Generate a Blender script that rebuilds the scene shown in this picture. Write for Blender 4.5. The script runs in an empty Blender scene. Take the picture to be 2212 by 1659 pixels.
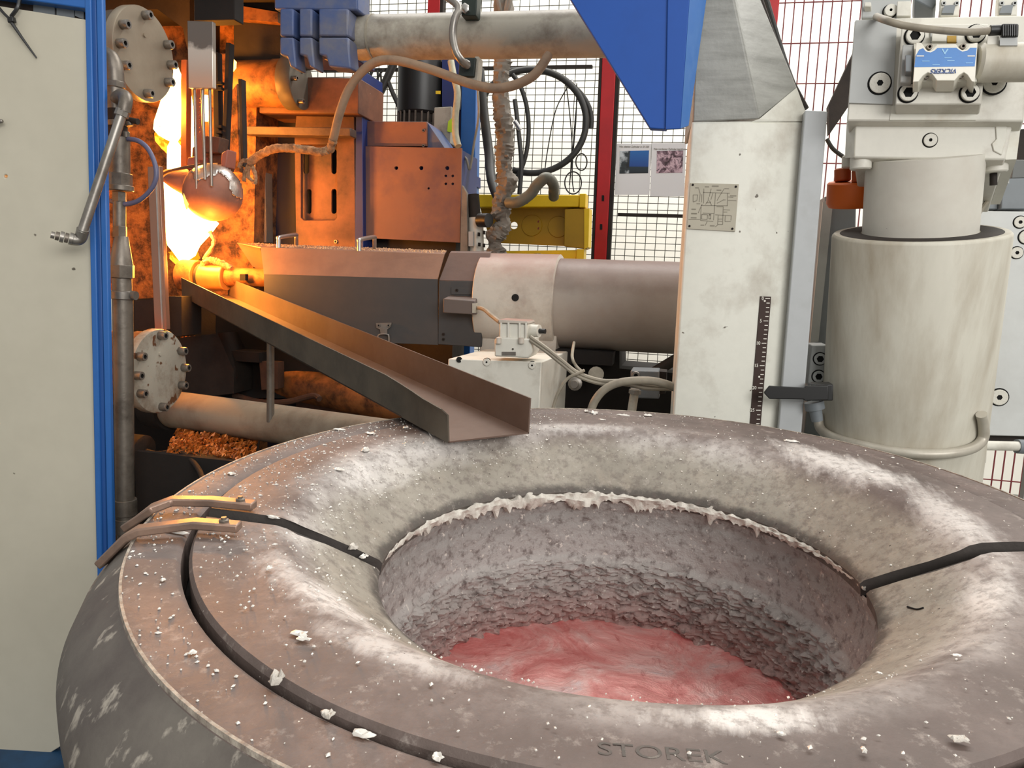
import bpy, bmesh, math, random
from mathutils import Vector, Matrix, noise
from mathutils.geometry import tessellate_polygon
random.seed(7)
scene = bpy.context.scene
col = scene.collection

# ---------------------------------------------------------------- camera
F = 1665.0
PITCH, ROLL, YAW = .1386, .0432, -.2149
CAM = Vector((0, 0, 1.43))
def _v(a): return Vector((math.cos(YAW)*a[0]+math.sin(YAW)*a[1], -math.sin(YAW)*a[0]+math.cos(YAW)*a[1], a[2]))
_fw = Vector((0, math.cos(PITCH), -math.sin(PITCH))); _up = Vector((0, math.sin(PITCH), math.cos(PITCH))); _rt = Vector((1, 0, 0))
CR = _v(math.cos(ROLL)*_rt + math.sin(ROLL)*_up)
CU = _v(-math.sin(ROLL)*_rt + math.cos(ROLL)*_up)
CW = _v(_fw)
cam = bpy.data.objects.new('camera', bpy.data.cameras.new('camera'))
col.objects.link(cam)
cam.data.sensor_fit = 'HORIZONTAL'; cam.data.sensor_width = 36; cam.data.lens = F/2212*36
cam.data.clip_start = .02; cam.data.clip_end = 100
m3 = Matrix((CR, CU, -CW)).transposed()
cam.matrix_world = Matrix.Translation(CAM) @ m3.to_4x4()
scene.camera = cam

# ---------------------------------------------------------------- world, lamps, exposure
w = bpy.data.worlds.new('hall_light'); scene.world = w; w.use_nodes = True
w.node_tree.nodes['Background'].inputs[0].default_value = (1.0, .985, .95, 1)
w.node_tree.nodes['Background'].inputs[1].default_value = .50
def area(name, loc, target, size, power, color=(1, .97, .92)):
    l = bpy.data.lights.new(name, 'AREA'); l.shape = 'RECTANGLE'; l.size, l.size_y = size; l.energy = power; l.color = color
    o = bpy.data.objects.new(name, l); col.objects.link(o); o.location = loc
    o.rotation_euler = (Vector(target)-Vector(loc)).to_track_quat('-Z', 'Y').to_euler()
    return o
area('hall_lamp_front', (1.6, -.6, 5.2), (.3, 1.4, 0.8), (3.0, 1.6), 40)
area('hall_lamp_middle', (-1.2, .8, 5.4), (-.3, 1.6, .8), (2.4, 1.2), 12)
area('hall_lamp_right', (3.6, 2.2, 5.0), (.8, 2.0, 1.2), (2.0, 2.0), 34)
area('front_fill_light', (3.2, -3.4, 3.3), (-.3, 1.8, 1.1), (4.0, 2.0), 265, (1, .985, .96))  # added fill from behind the camera for upright faces; no window known
area('wall_fill_light', (.6, 4.6, 6.0), (.6, 6.2, 1.4), (8.0, .8), 560)  # added fill aimed at the back wall to whiten it; no lamp known
scene.view_settings.view_transform = 'Standard'
try: scene.view_settings.look = 'None'
except Exception: pass
scene.view_settings.gamma = 1; scene.view_settings.use_curve_mapping = False
scene.view_settings.exposure = 0.0

# ---------------------------------------------------------------- placing helpers
def ray(x, y): return CR*((x-1106)/F) - CU*((y-829.5)/F) + CW
def q(x, y, Y):
    d = ray(x, y); return CAM + d*((Y-CAM.y)/d.y)
def qz(x, y, Z):
    d = ray(x, y); return CAM + d*((Z-CAM.z)/d.z)
def depth(P): return (P-CAM).dot(CW)
def rp(P, px): return px*depth(P)/F

# furnace frame (the furnace sits very slightly tipped)
FN = _v(Vector((-.0146, -.0545, 1))).normalized()
FC = CAM + _v(Vector((.167, 1.0855, -.3277)))
FE1 = Vector((0, 1, 0)).cross(FN).normalized(); FE2 = FN.cross(FE1)
FM = Matrix((FE1, FE2, FN)).transposed().to_4x4(); FM.translation = FC
def floc(x, y, z=0.0):
    d = ray(x, y); c = FC+FN*z; t = (c-CAM).dot(FN)/d.dot(FN); P = CAM+d*t-FC
    return Vector((P.dot(FE1), P.dot(FE2), P.dot(FN)))
def f2w(a, b, c): return FM @ Vector((a, b, c))

# ---------------------------------------------------------------- materials
def lin(c):
    o = []
    for v in c:
        v /= 255.
        o.append(v/12.92 if v <= .04045 else ((v+.055)/1.055)**2.4)
    return (*o, 1)
MATS = {}
class NT:
    def __init__(s, name):
        s.m = bpy.data.materials.new(name); s.m.use_nodes = True; s.t = s.m.node_tree
        s.b = s.t.nodes['Principled BSDF']; s.n = s.t.nodes; s.l = s.t.links
        s.tc = s.n.new('ShaderNodeTexCoord')
    def noise(s, scale, detail=6, rough=.6, vec=None, dist=0.0):
        n = s.n.new('ShaderNodeTexNoise'); n.inputs['Scale'].default_value = scale; n.inputs['Detail'].default_value = detail
        n.inputs['Roughness'].default_value = rough; n.inputs['Distortion'].default_value = dist
        s.l.new(vec or s.tc.outputs['Object'], n.inputs['Vector']); return n.outputs['Fac']
    def ramp(s, fac, stops):
        r = s.n.new('ShaderNodeValToRGB'); e = r.color_ramp.elements
        while len(e) < len(stops): e.new(.5)
        for i, (p, c) in enumerate(stops): e[i].position = p; e[i].color = c if len(c) == 4 else lin(c)
        s.l.new(fac, r.inputs[0]); return r.outputs['Color']
    def mask(s, fac, lo, hi): return s.ramp(fac, [(lo, (0, 0, 0, 1)), (hi, (1, 1, 1, 1))])
    def mix(s, fac, a, b, mode='MIX'):
        n = s.n.new('ShaderNodeMix'); n.data_type = 'RGBA'; n.blend_type = mode
        for v, i in ((fac, 0), (a, 6), (b, 7)):
            if isinstance(v, (int, float)): n.inputs[i].default_value = v
            elif isinstance(v, tuple): n.inputs[i].default_value = v
            else: s.l.new(v, n.inputs[i])
        return n.outputs[2]
    def math(s, op, a, b=0.0):
        n = s.n.new('ShaderNodeMath'); n.operation = op
        for v, i in ((a, 0), (b, 1)):
            if isinstance(v, (int, float)): n.inputs[i].default_value = v
            else: s.l.new(v, n.inputs[i])
        return n.outputs[0]
    def mapping(s, scale, rot=(0, 0, 0)):
        n = s.n.new('ShaderNodeMapping'); n.inputs['Scale'].default_value = scale; n.inputs['Rotation'].default_value = rot
        s.l.new(s.tc.outputs['Object'], n.inputs['Vector']); return n.outputs[0]
    def bump(s, h, strength=.3, dist=.01):
        n = s.n.new('ShaderNodeBump'); n.inputs['Strength'].default_value = strength; n.inputs['Distance'].default_value = dist
        s.l.new(h, n.inputs['Height']); s.l.new(n.outputs[0], s.b.inputs['Normal'])
    def base(s, c):
        if isinstance(c, tuple): s.b.inputs['Base Color'].default_value = c
        else: s.l.new(c, s.b.inputs['Base Color'])
    def pr(s, rough=.5, metal=0, spec=None):
        s.b.inputs['Roughness'].default_value = rough; s.b.inputs['Metallic'].default_value = metal
        if spec is not None: s.b.inputs['Specular IOR Level'].default_value = spec

def mat(name, c, c2=None, scale=6, lo=.45, hi=.75, rough=.55, metal=0, bump=0.0, bscale=60, spots=None, streak=None, spec=None, dust=None):
    if name in MATS: return MATS[name]
    t = NT(name); base = lin(c)
    if c2:
        vec = t.mapping(streak) if streak else None
        f = t.mask(t.noise(scale, 8, .65, vec), lo, hi)
        base = t.mix(f, base, lin(c2))
        g = t.mask(t.noise(scale*7, 4, .6, vec), .35, .75)
        dark = tuple(v*.86 for v in lin(c)[:3])+(1,)
        base = t.mix(t.math('MULTIPLY', g, .35), base, dark)
    if spots:
        v = t.noise(spots[1], 2, .5); base = t.mix(t.mask(v, spots[2], spots[2]+.03), base, lin(spots[0]))
    if dust:
        gm = t.n.new('ShaderNodeNewGeometry'); sp_ = t.n.new('ShaderNodeSeparateXYZ'); t.l.new(gm.outputs['Normal'], sp_.inputs[0])
        dz_ = t.math('ADD', sp_.outputs[2], t.math('MULTIPLY', t.math('SUBTRACT', t.noise(9, 6, .65), .5), .7))
        base = t.mix(t.mask(dz_, dust[1], dust[2]), base, lin(dust[0]))
    t.base(base); t.pr(rough, metal, spec)
    if bump: t.bump(t.noise(bscale, 6, .6), bump, .006)
    MATS[name] = t.m; return t.m
def glow(name, c, strength, c2=None, s2=1.0, scale=14, lo=.4, hi=.6):
    t = NT(name); t.base((0, 0, 0, 1)); t.pr(1, 0, 0)
    if c2:
        f = t.mask(t.noise(scale, 5, .6, None, .6), lo, hi)
        a = tuple(v*strength for v in c)+(1,); b = tuple(v*s2 for v in c2)+(1,)
        t.l.new(t.mix(f, a, b), t.b.inputs['Emission Color']); t.b.inputs['Emission Strength'].default_value = 1
    else:
        t.b.inputs['Emission Color'].default_value = (*c, 1); t.b.inputs['Emission Strength'].default_value = strength
    MATS[name] = t.m; return t.m

P_WHITE = mat('pillar_paint', (212, 211, 200), (172, 165, 152), 6, .52, .74, .5, bump=.1, bscale=25, spots=((90, 82, 70), 38, .73))
P_GREYD = mat('pillar_smudged', (150, 150, 144), (112, 112, 106), 5, .4, .7, .45, bump=.35, bscale=18, streak=(1, 1, 6))
P_STRIP = mat('grey_strip_paint', (176, 179, 180), (150, 150, 146), 4, .5, .8, .5)
G_BLOCK = mat('pale_grey_paint', (208, 205, 194), (160, 152, 138), 7, .52, .76, .5, bump=.05, bscale=30)
G_STAIN = mat('pale_grey_stained', (208, 206, 194), (176, 158, 128), 7, .55, .8, .5)
G_MID = mat('mid_grey_paint', (168, 170, 168), (140, 140, 136), 5, .5, .8, .5)
G_DARK = mat('slate_grey_paint', (112, 118, 122), (86, 90, 94), 5, .5, .8, .5)
CYLM = mat('cylinder_paint', (200, 196, 182), (156, 144, 124), 3.2, .40, .72, .5, streak=(2.5, 2.5, .5), bump=.05, bscale=60)
STEEL = mat('worn_steel', (150, 145, 138), (96, 88, 80), 9, .45, .75, .38, .75, bump=.05, bscale=90)
STEEL_B = mat('bright_steel', (190, 188, 184), (150, 146, 140), 8, .5, .8, .28, .9)
IRON = mat('pipe_iron', (126, 118, 108), (82, 74, 66), 12, .45, .7, .45, .6, bump=.12, bscale=70)
DARKI = mat('sooty_iron', (46, 38, 32), (26, 20, 17), 8, .4, .7, .75, .2, bump=.25, bscale=40)
SOOT = mat('soot_black', (26, 21, 18), (14, 11, 10), 6, .4, .7, .9, 0, bump=.2, bscale=40)
BLACKP = mat('black_plastic', (30, 30, 30), None, rough=.4)
BLACKD = mat('dark_hole', (12, 11, 10), None, rough=.9)
RUBBER = mat('black_rubber', (40, 40, 38), (58, 56, 52), 12, .5, .8, .55)
BLUE = mat('blue_frame_paint', (42, 100, 172), (36, 88, 156), 5, .5, .8, .38)
BLUEG = mat('blue_guard_paint', (14, 74, 158), (12, 64, 140), 4, .5, .85, .6, spots=((150, 170, 190), 60, .80))
BLUED = mat('navy_machine_paint', (34, 48, 104), (46, 44, 60), 4, .5, .8, .5)
BLUEW = mat('worn_blue_casting', (66, 84, 128), (110, 108, 110), 6, .42, .7, .5, bump=.1)
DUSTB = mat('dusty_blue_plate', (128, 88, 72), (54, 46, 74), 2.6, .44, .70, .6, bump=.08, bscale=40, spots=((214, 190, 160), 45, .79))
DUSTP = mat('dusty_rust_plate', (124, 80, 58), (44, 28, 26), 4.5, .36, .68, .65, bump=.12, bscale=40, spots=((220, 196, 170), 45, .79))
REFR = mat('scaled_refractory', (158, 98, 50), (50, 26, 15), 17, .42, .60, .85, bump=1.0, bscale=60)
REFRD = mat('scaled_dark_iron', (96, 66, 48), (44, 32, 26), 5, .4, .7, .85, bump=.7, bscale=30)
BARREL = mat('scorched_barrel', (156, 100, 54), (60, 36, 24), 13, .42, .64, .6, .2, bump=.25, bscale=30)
WHITEP = mat('enclosure_white_paint', (196, 190, 172), (184, 178, 160), 2, .45, .8, .55, spots=((92, 84, 72), 26, .775))
TUBE = mat('tie_bar_steel', (176, 170, 156), (118, 108, 96), 9, .46, .70, .5, .1, bump=.08, bscale=50, dust=((104, 96, 86), .3, 1.0))
CHUTE = mat('chute_steel', (112, 94, 84), (92, 70, 58), 5, .42, .75, .5, .35, bump=.05, bscale=60)
CHUTED = mat('chute_scale', (92, 84, 72), (64, 60, 52), 8, .42, .72, .6, .25, bump=.08, bscale=60)
COVER = mat('cover_charcoal', (62, 62, 62), (76, 70, 66), 5, .45, .8, .55, spots=((150, 140, 130), 70, .80))
SHOT = mat('shot_cylinder_paint', (160, 150, 140), (140, 124, 114), 3, .42, .75, .5, bump=.06, bscale=40, dust=((108, 84, 76), .25, .95))
RINGM = mat('ring_paint', (190, 182, 170), (150, 132, 120), 8, .48, .72, .5, bump=.08, bscale=40, dust=((148, 116, 104), .3, 1.0))
REDP = mat('red_post_paint', (178, 14, 22), (150, 10, 18), 4, .5, .8, .4)
REDW = mat('red_brown_wire', (112, 26, 30), None, rough=.5)
WIRE = mat('grey_wire', (92, 92, 84), None, rough=.5)
YELL = mat('yellow_paint', (232, 194, 18), (206, 166, 14), 5, .5, .8, .45)
YELLD = mat('yellow_paint_dull', (168, 130, 8), (140, 104, 8), 4, .45, .8, .5)
ORANGE = mat('orange_paint', (224, 104, 24), (196, 84, 20), 5, .55, .8, .45)
PAPER = mat('paper', (226, 226, 226), None, rough=.7)
HOSE = mat('tan_hose', (150, 124, 100), (112, 92, 76), 14, .45, .75, .65, bump=.15, bscale=90)
HOSEG = mat('grey_hose', (146, 138, 122), (116, 108, 96), 16, .45, .75, .55)
CLOTH = mat('grey_wrap_cloth', (126, 118, 108), (88, 82, 74), 12, .45, .75, .8, bump=.3, bscale=40)
CRUSTM = mat('white_dross', (206, 200, 190), (166, 158, 148), 30, .45, .7, .55, .1, bump=.5, bscale=120)
CHIPM = mat('aluminium_flake', (228, 224, 216), (200, 194, 186), 60, .45, .7, .4, .15)
SHAV = mat('shavings', (196, 160, 120), (140, 104, 72), 30, .4, .7, .5, .3)
FLOORM = mat('floor_concrete', (104, 104, 98), (84, 84, 78), 2, .4, .7, .7)
FLOORB = mat('floor_blue_paint', (30, 72, 110), (24, 46, 66), 8, .4, .7, .6)
WALLM = mat('wall_white', (236, 233, 222), (228, 225, 214), 1.2, .4, .7, .8)
RULER = mat('ruler_brown', (52, 34, 28), None, rough=.5)
PRINTW = mat('print_white', (222, 218, 208), None, rough=.6)
PRINTB = mat('print_blue', (34, 116, 190), (28, 104, 178), 20, .5, .7, .4)
INK = mat('ink_grey', (120, 114, 100), None, rough=.6)
PLATE = mat('name_plate_metal', (176, 170, 154), (162, 156, 140), 5, .45, .75, .6, 0, spec=.2)
GREENB = mat('dark_green_block', (30, 42, 36), (22, 30, 28), 8, .5, .7, .5)
LBLY = mat('label_yellow', (222, 186, 40), None, rough=.5)
LBLG = mat('label_green', (190, 220, 50), None, rough=.5)

# ---------------------------------------------------------------- mesh builder
ORIG = {}
def tag(o, label=None, cat=None, group=None, kind=None):
    for k, v in (('label', label), ('category', cat), ('group', group), ('kind', kind)):
        if v: o[k] = v
    return o
def T(name, label, cat, loc, group=None):
    o = bpy.data.objects.new(name, None); col.objects.link(o); o.empty_display_size = .05
    o.location = loc; ORIG[o.name] = Vector(loc); return tag(o, label, cat, group)
class MB:
    def __init__(s): s.v = []; s.f = []; s.mi = []; s.sm = []
    def add(s, verts, faces, smooth=False, mi=0):
        b = len(s.v); s.v += [Vector(x) for x in verts]
        for f in faces: s.f.append([i+b for i in f]); s.sm.append(smooth); s.mi.append(mi)
        return s
    def hexa(s, a, b, mi=0):
        """eight corners from bottom quad a, top quad b"""
        return s.add(list(a)+list(b), [(0, 1, 2, 3), (7, 6, 5, 4), (0, 4, 5, 1), (1, 5, 6, 2), (2, 6, 7, 3), (3, 7, 4, 0)], mi=mi)
    def box(s, lo, hi, mi=0):
        x0, y0, z0 = lo; x1, y1, z1 = hi
        return s.hexa([(x0, y0, z0), (x1, y0, z0), (x1, y1, z0), (x0, y1, z0)], [(x0, y0, z1), (x1, y0, z1), (x1, y1, z1), (x0, y1, z1)], mi)
    def prism(s, loops, ext, mi=0):
        """outer loop plus holes, extruded by ext"""
        tris = tessellate_polygon(loops); flat = [p for l in loops for p in l]; n = len(flat)
        V = [Vector(p) for p in flat] + [Vector(p)+Vector(ext) for p in flat]
        fs = []
        if len(loops) == 1:
            fs += [list(range(n)), [i+n for i in range(n)][::-1]]
        else:
            fs += [list(t) for t in tris] + [[i+n for i in t][::-1] for t in tris]
        k = 0
        for l in loops:
            m = len(l)
            for i in range(m):
                a, b = k+i, k+(i+1) % m; fs.append([a, a+n, b+n, b])
            k += m
        return s.add(V, fs, mi=mi)
    def rings(s, rings, closed=True, cap0=True, cap1=True, smooth=True, mi=0):
        n = len(rings[0]); V = [p for r in rings for p in r]; fs = []; sm = []
        for i in range(len(rings)-1):
            for j in range(n if closed else n-1):
                k = (j+1) % n; fs.append([i*n+j, i*n+k, (i+1)*n+k, (i+1)*n+j])
        s.add(V, fs, smooth, mi)
        b = len(s.v)-len(V)
        for c, ring in ((cap0, 0), (cap1, len(rings)-1)):
            if c:
                f = [b+ring*n+j for j in range(n)]
                s.f.append(f if ring else f[::-1]); s.sm.append(False); s.mi.append(mi)
        return s
    def lathe(s, p0, axis, prof, n=32, cap0=True, cap1=True, smooth=True, mi=0, ref=None, a0=0.0):
        """prof = [(t, r)] along axis from p0"""
        p0 = Vector(p0); ax = Vector(axis).normalized()
        e = Vector(ref) if ref else (Vector((0, 0, 1)) if abs(ax.z) < .9 else Vector((1, 0, 0)))
        e = (e-ax*e.dot(ax)).normalized(); g = ax.cross(e)
        R = []
        for t, r in prof:
            R.append([p0+ax*t+(e*math.cos(a0+2*math.pi*k/n)+g*math.sin(a0+2*math.pi*k/n))*r for k in range(n)])
        return s.rings(R, True, cap0, cap1, smooth, mi)
    def cyl(s, a, b, r, r2=None, n=28, smooth=True, mi=0, bev=0.0):
        a = Vector(a); b = Vector(b); L = (b-a).length; r2 = r if r2 is None else r2
        pr = [(0, r), (L, r2)] if not bev else [(0, r-bev), (bev, r), (L-bev, r2), (L, r2-bev)]
        return s.lathe(a, b-a, pr, n, smooth=smooth, mi=mi)
    def tube(s, pts, r, n=10, sub=6, mi=0, rough=0.0, rf=None):
        P = [Vector(p) for p in pts]; C = []
        for i in range(len(P)-1):
            p0 = P[max(i-1, 0)]; p1 = P[i]; p2 = P[i+1]; p3 = P[min(i+2, len(P)-1)]
            for k in range(sub):
                t = k/sub; C.append(.5*((2*p1)+(p2-p0)*t+(2*p0-5*p1+4*p2-p3)*t*t+(3*p1-p0-3*p2+p3)*t**3))
        C.append(P[-1]); R = []; e = None
        for i, c in enumerate(C):
            d = (C[min(i+1, len(C)-1)]-C[max(i-1, 0)]).normalized()
            if e is None: e = d.orthogonal().normalized()
            e = (e-d*e.dot(d)).normalized(); g = d.cross(e)
            rr = rf(i/(len(C)-1)) if rf else r
            R.append([c+(e*math.cos(2*math.pi*k/n)+g*math.sin(2*math.pi*k/n))*(rr*(1+rough*noise.noise(c*40+Vector((k*1.7, i*.6, 0))))) for k in range(n)])
        return s.rings(R, mi=mi)
    def sphere(s, c, r, n=24, m=14, sq=(1, 1, 1), mi=0, f=None):
        c = Vector(c); R = []
        for i in range(m+1):
            a = math.pi*i/m; ring = []
            for k in range(n):
                d = Vector((math.sin(a)*math.cos(2*math.pi*k/n), math.sin(a)*math.sin(2*math.pi*k/n), -math.cos(a)))
                rr = r*(f(d) if f else 1); ring.append(c+Vector((d.x*sq[0], d.y*sq[1], d.z*sq[2]))*rr)
            R.append(ring)
        return s.rings(R, True, False, False, True, mi)
    def build(s, name, mats, parent=None, bevel=0.0, local=False, shade=None, segs=2):
        if not isinstance(mats, (list, tuple)): mats = [mats]
        me = bpy.data.meshes.new(name)
        if parent is not None: off = ORIG.get(parent.name, Vector((0, 0, 0)))
        elif local: off = Vector((0, 0, 0))
        else:
            lo = [min(v[i] for v in s.v) for i in range(3)]; hi = [max(v[i] for v in s.v) for i in range(3)]
            off = Vector(((lo[0]+hi[0])/2, (lo[1]+hi[1])/2, lo[2]))
        if local: off = Vector((0, 0, 0))
        me.from_pydata([v-off for v in s.v], [], s.f)
        for m in mats: me.materials.append(m)
        for p, sm, mi in zip(me.polygons, s.sm, s.mi): p.use_smooth = sm; p.material_index = mi
        bm = bmesh.new(); bm.from_mesh(me); bmesh.ops.remove_doubles(bm, verts=bm.verts, dist=1e-6)
        bmesh.ops.recalc_face_normals(bm, faces=bm.faces); bm.to_mesh(me); bm.free()
        me.set_sharp_from_angle(angle=.7)
        o = bpy.data.objects.new(name, me); col.objects.link(o)
        if parent is not None: o.parent = parent; ORIG[o.name] = off
        elif not local: o.location = off; ORIG[o.name] = off
        if bevel:
            b = o.modifiers.new('edges', 'BEVEL'); b.width = bevel; b.segments = segs; b.limit_method = 'ANGLE'; b.angle_limit = .6
        return o
def quad(x0, y0, x1, y1): return [(x0, y0), (x1, y0), (x1, y1), (x0, y1)]
def circ(x, y, r, n=14, ry=None): return [(x+r*math.cos(2*math.pi*k/n), y+(ry or r)*math.sin(2*math.pi*k/n)) for k in range(n)]
def slot(x0, y0, x1, y1):
    r = (x1-x0)/2; cx = (x0+x1)/2
    return [(cx+r*math.cos(a), y0+r-r*math.sin(a)) for a in [math.pi*k/6 for k in range(7)]] + [(cx+r*math.cos(a), y1-r-r*math.sin(a)) for a in [math.pi+math.pi*k/6 for k in range(7)]]
LEAN = 0.0; SKEW = 0.0
def plate(mb, pts, Y, t, holes=(), mi=0):
    """outline in photo pixels set on the plane at distance Y, given its real thickness t"""
    loops = [[q(x, y, Y) for x, y in pts]] + [[q(x, y, Y) for x, y in h] for h in holes]
    return mb.prism(loops, (SKEW*t, t, -LEAN*t), mi)
def stand(mb, pts, Y, t, mi=0):
    """as plate, carried straight down to the floor under its first and last point"""
    L = [q(x, y, Y) for x, y in pts]
    L.append(Vector((L[-1].x, Y, 0))); L.insert(0, Vector((L[0].x, Y, 0)))
    return mb.prism([L], (0, t, 0), mi)

# shared small hardware -------------------------------------------------
def _socket_mesh(name, mats, hexr=.55, dep=.55, ring=False):
    n = 24; mb = MB(); out = []; hx = []
    for k in range(n):
        a = 2*math.pi*k/n; out.append((math.cos(a), math.sin(a)))
        b = (a % (math.pi/3))-math.pi/6; h = hexr*math.cos(math.pi/6)/math.cos(b); hx.append((h*math.cos(a), h*math.sin(a)))
    def rg(L, z, s=1): return [Vector((x*s, y*s, z)) for x, y in L]
    mb.rings([rg(out, 0), rg(out, .9), rg(out, 1, .92)], cap0=True, cap1=False)
    mb.rings([rg(out, 1, .92), rg(hx, 1)], cap0=False, cap1=False, smooth=False)
    mb.rings([rg(hx, 1), rg(hx, 1-dep)], cap0=False, cap1=True, smooth=False, mi=1)
    if ring: mb.rings([rg(out, .0, 1.0), rg(out, .12, 1.16), rg(out, .0, 1.18)], cap0=False, cap1=False, smooth=False, mi=1)
    me = bpy.data.meshes.new(name); me.from_pydata(mb.v, [], mb.f)
    for m in mats: me.materials.append(m)
    for p, sm, mi in zip(me.polygons, mb.sm, mb.mi): p.use_smooth = sm; p.material_index = mi
    return me
SOCK = {}
def bolt(parent, P, axis, r, h, m=None, name='bolt', hexr=.55, ring=False):
    m = m or STEEL
    key = (name, m.name, hexr, ring)
    if key not in SOCK: SOCK[key] = _socket_mesh(name, [m, BLACKD], hexr, .6, ring)
    o = bpy.data.objects.new(name, SOCK[key]); col.objects.link(o); o.parent = parent
    rot = Vector(axis).to_track_quat('Z', 'Y').to_matrix().to_4x4()
    o.matrix_local = Matrix.Translation(Vector(P)-ORIG.get(parent.name, Vector())) @ rot @ Matrix.Diagonal((r, r, h, 1))
    return o
def text_mesh(body, size, name, m, depth_=.0008, shear=0.0, align='CENTER', sx=1.0):
    cu = bpy.data.curves.new(name, 'FONT'); cu.body = body; cu.size = size; cu.extrude = depth_; cu.align_x = align; cu.align_y = 'CENTER'; cu.shear = shear
    ob = bpy.data.objects.new(name+'_src', cu); col.objects.link(ob)
    dg = bpy.context.evaluated_depsgraph_get(); me = bpy.data.meshes.new_from_object(ob.evaluated_get(dg))
    bpy.data.objects.remove(ob); bpy.data.curves.remove(cu)
    me.name = name; me.materials.clear(); me.materials.append(m)
    if sx != 1.0:
        for v in me.vertices: v.co.x *= sx
    o = bpy.data.objects.new(name, me); col.objects.link(o); return o
YN = Vector((0, -1, 0))
def face_text(parent, body, P, h, m, name='lettering', right=None, up=None, sx=1.0, shear=0.0):
    o = text_mesh(body, h*1.4, name, m, .0006, shear, sx=sx); o.parent = parent
    r = (right or Vector((1, 0, 0))).normalized(); u = (up or Vector((0, 0, 1))); u = (u-r*u.dot(r)).normalized(); n = r.cross(u)
    o.matrix_local = Matrix.Translation(Vector(P)-ORIG.get(parent.name, Vector())) @ Matrix((r, u, n)).transposed().to_4x4()
    return o
def structure(o): o['kind'] = 'structure'; return o

#@@SETTING
# ================================================================ SETTING
structure(MB().box((-6, -3, -.1), (6, 9, 0)).build('floor', FLOORM))
structure(MB().box((-6, 6.2, 0), (7, 6.35, 4.6)).build('wall_back', WALLM))
bf = structure(MB().box((-2.6, 1.2, .0), (-1.1, 1.78, .004)).build('floor_paint', FLOORB))
bf.name = 'trim_1'

# safety fences ---------------------------------------------------------
def fence(name, label, Y, x0, x1, z0, z1, dx, dz, wr, m, posts, pm, pw, rails=(), railm=None):
    t = T(name, label, 'fence', ((x0+x1)/2, Y, 0))
    g = MB(); n = int((x1-x0)/dx)
    for i in range(n+1):
        x = x0+i*dx; g.box((x-wr, Y-wr, z0), (x+wr, Y+wr, z1))
    for i in range(int((z1-z0)/dz)+1):
        z = z0+i*dz; g.box((x0, Y-2.4*wr, z-wr), (x1, Y-.9*wr, z+wr))
    tag(g.build('wire_mesh', m, t), kind='stuff')
    for (xa, xb) in posts:
        p = MB().box((xa, Y-.035, 0), (xb, Y+.03, z1+.1)).build('post', pm, t, .004)
    for (za, zb, xa, xb) in rails:
        MB().box((xa, Y-.02, za), (xb, Y+.01, zb)).build('rail', railm or m, t)
    return t
FY = 4.2
def fx(x, y, Y=FY): return q(x, y, Y).x
def fz(x, y, Y=FY): return q(x, y, Y).z
pw = abs(fx(1333, 330)-fx(1303, 330))
t = fence('wire_fence', 'grey fine wire mesh fence with red post in front of white wall', FY, fx(560, 300), fx(1640, 300), .15, 3.05, .0525, .0345, .0018, WIRE, [], REDP, 0, [(fz(1400, 468), fz(1400, 462), fx(1335, 465), fx(1640, 465)), (fz(1400, 146), fz(1400, 140), fx(700, 145), fx(1280, 145))], DARKI)
# post that splits the mesh: red face with grey frame edges
def tilt_post(parent, pts, name, m, Y, th): return plate(MB(), pts, Y, th).build(name, m, parent, .003)
tilt_post(t, [(1315, -200), (1348, -200), (1287, 1000), (1264, 1000)], 'post', REDP, FY-.05, .06)
tilt_post(t, [(1348, -200), (1357, -200), (1295, 1000), (1287, 1000)], 'post_edge', DARKI, FY-.045, .05)
tilt_post(t, [(1308, -200), (1315, -200), (1264, 1000), (1258, 1000)], 'post_edge', DARKI, FY-.045, .05)
for (x, y) in ((1303, 428), (1299, 490)):
    plate(MB(), [(x-3, y-6), (x+2, y-6), (x+2, y+6), (x-3, y+6)], FY-.054, .003).build('slot_hole', BLACKD, t)
tilt_post(t, [(932, -200), (958, -200), (910, 1000), (884, 1000)], 'post', REDP, FY-.05, .06)
tilt_post(t, [(958, -200), (966, -200), (918, 1000), (910, 1000)], 'post_edge', DARKI, FY-.045, .05)
RY = 3.3
t2 = fence('wide_mesh_fence', 'dark red wide mesh fence at right behind the hydraulic cylinder', RY, fx(1640, 200, RY), fx(2420, 200, RY), .12, 2.75, .0345, .150, .0022, REDW, [], REDP, 0)
tilt_post(t2, [(1655, -200), (1703, -200), (1590, 1000), (1545, 1000)], 'post', REDP, RY-.06, .05)
tilt_post(t2, [(1662, -200), (1674, -200), (1562, 1000), (1550, 1000)], 'post_edge', DARKI, RY-.075, .03)
plate(MB(), [(1790, 228), (1850, 100), (1850, 205), (1792, 290)], RY-.12, .05).build('diagonal_brace', DARKI, t2)

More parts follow.
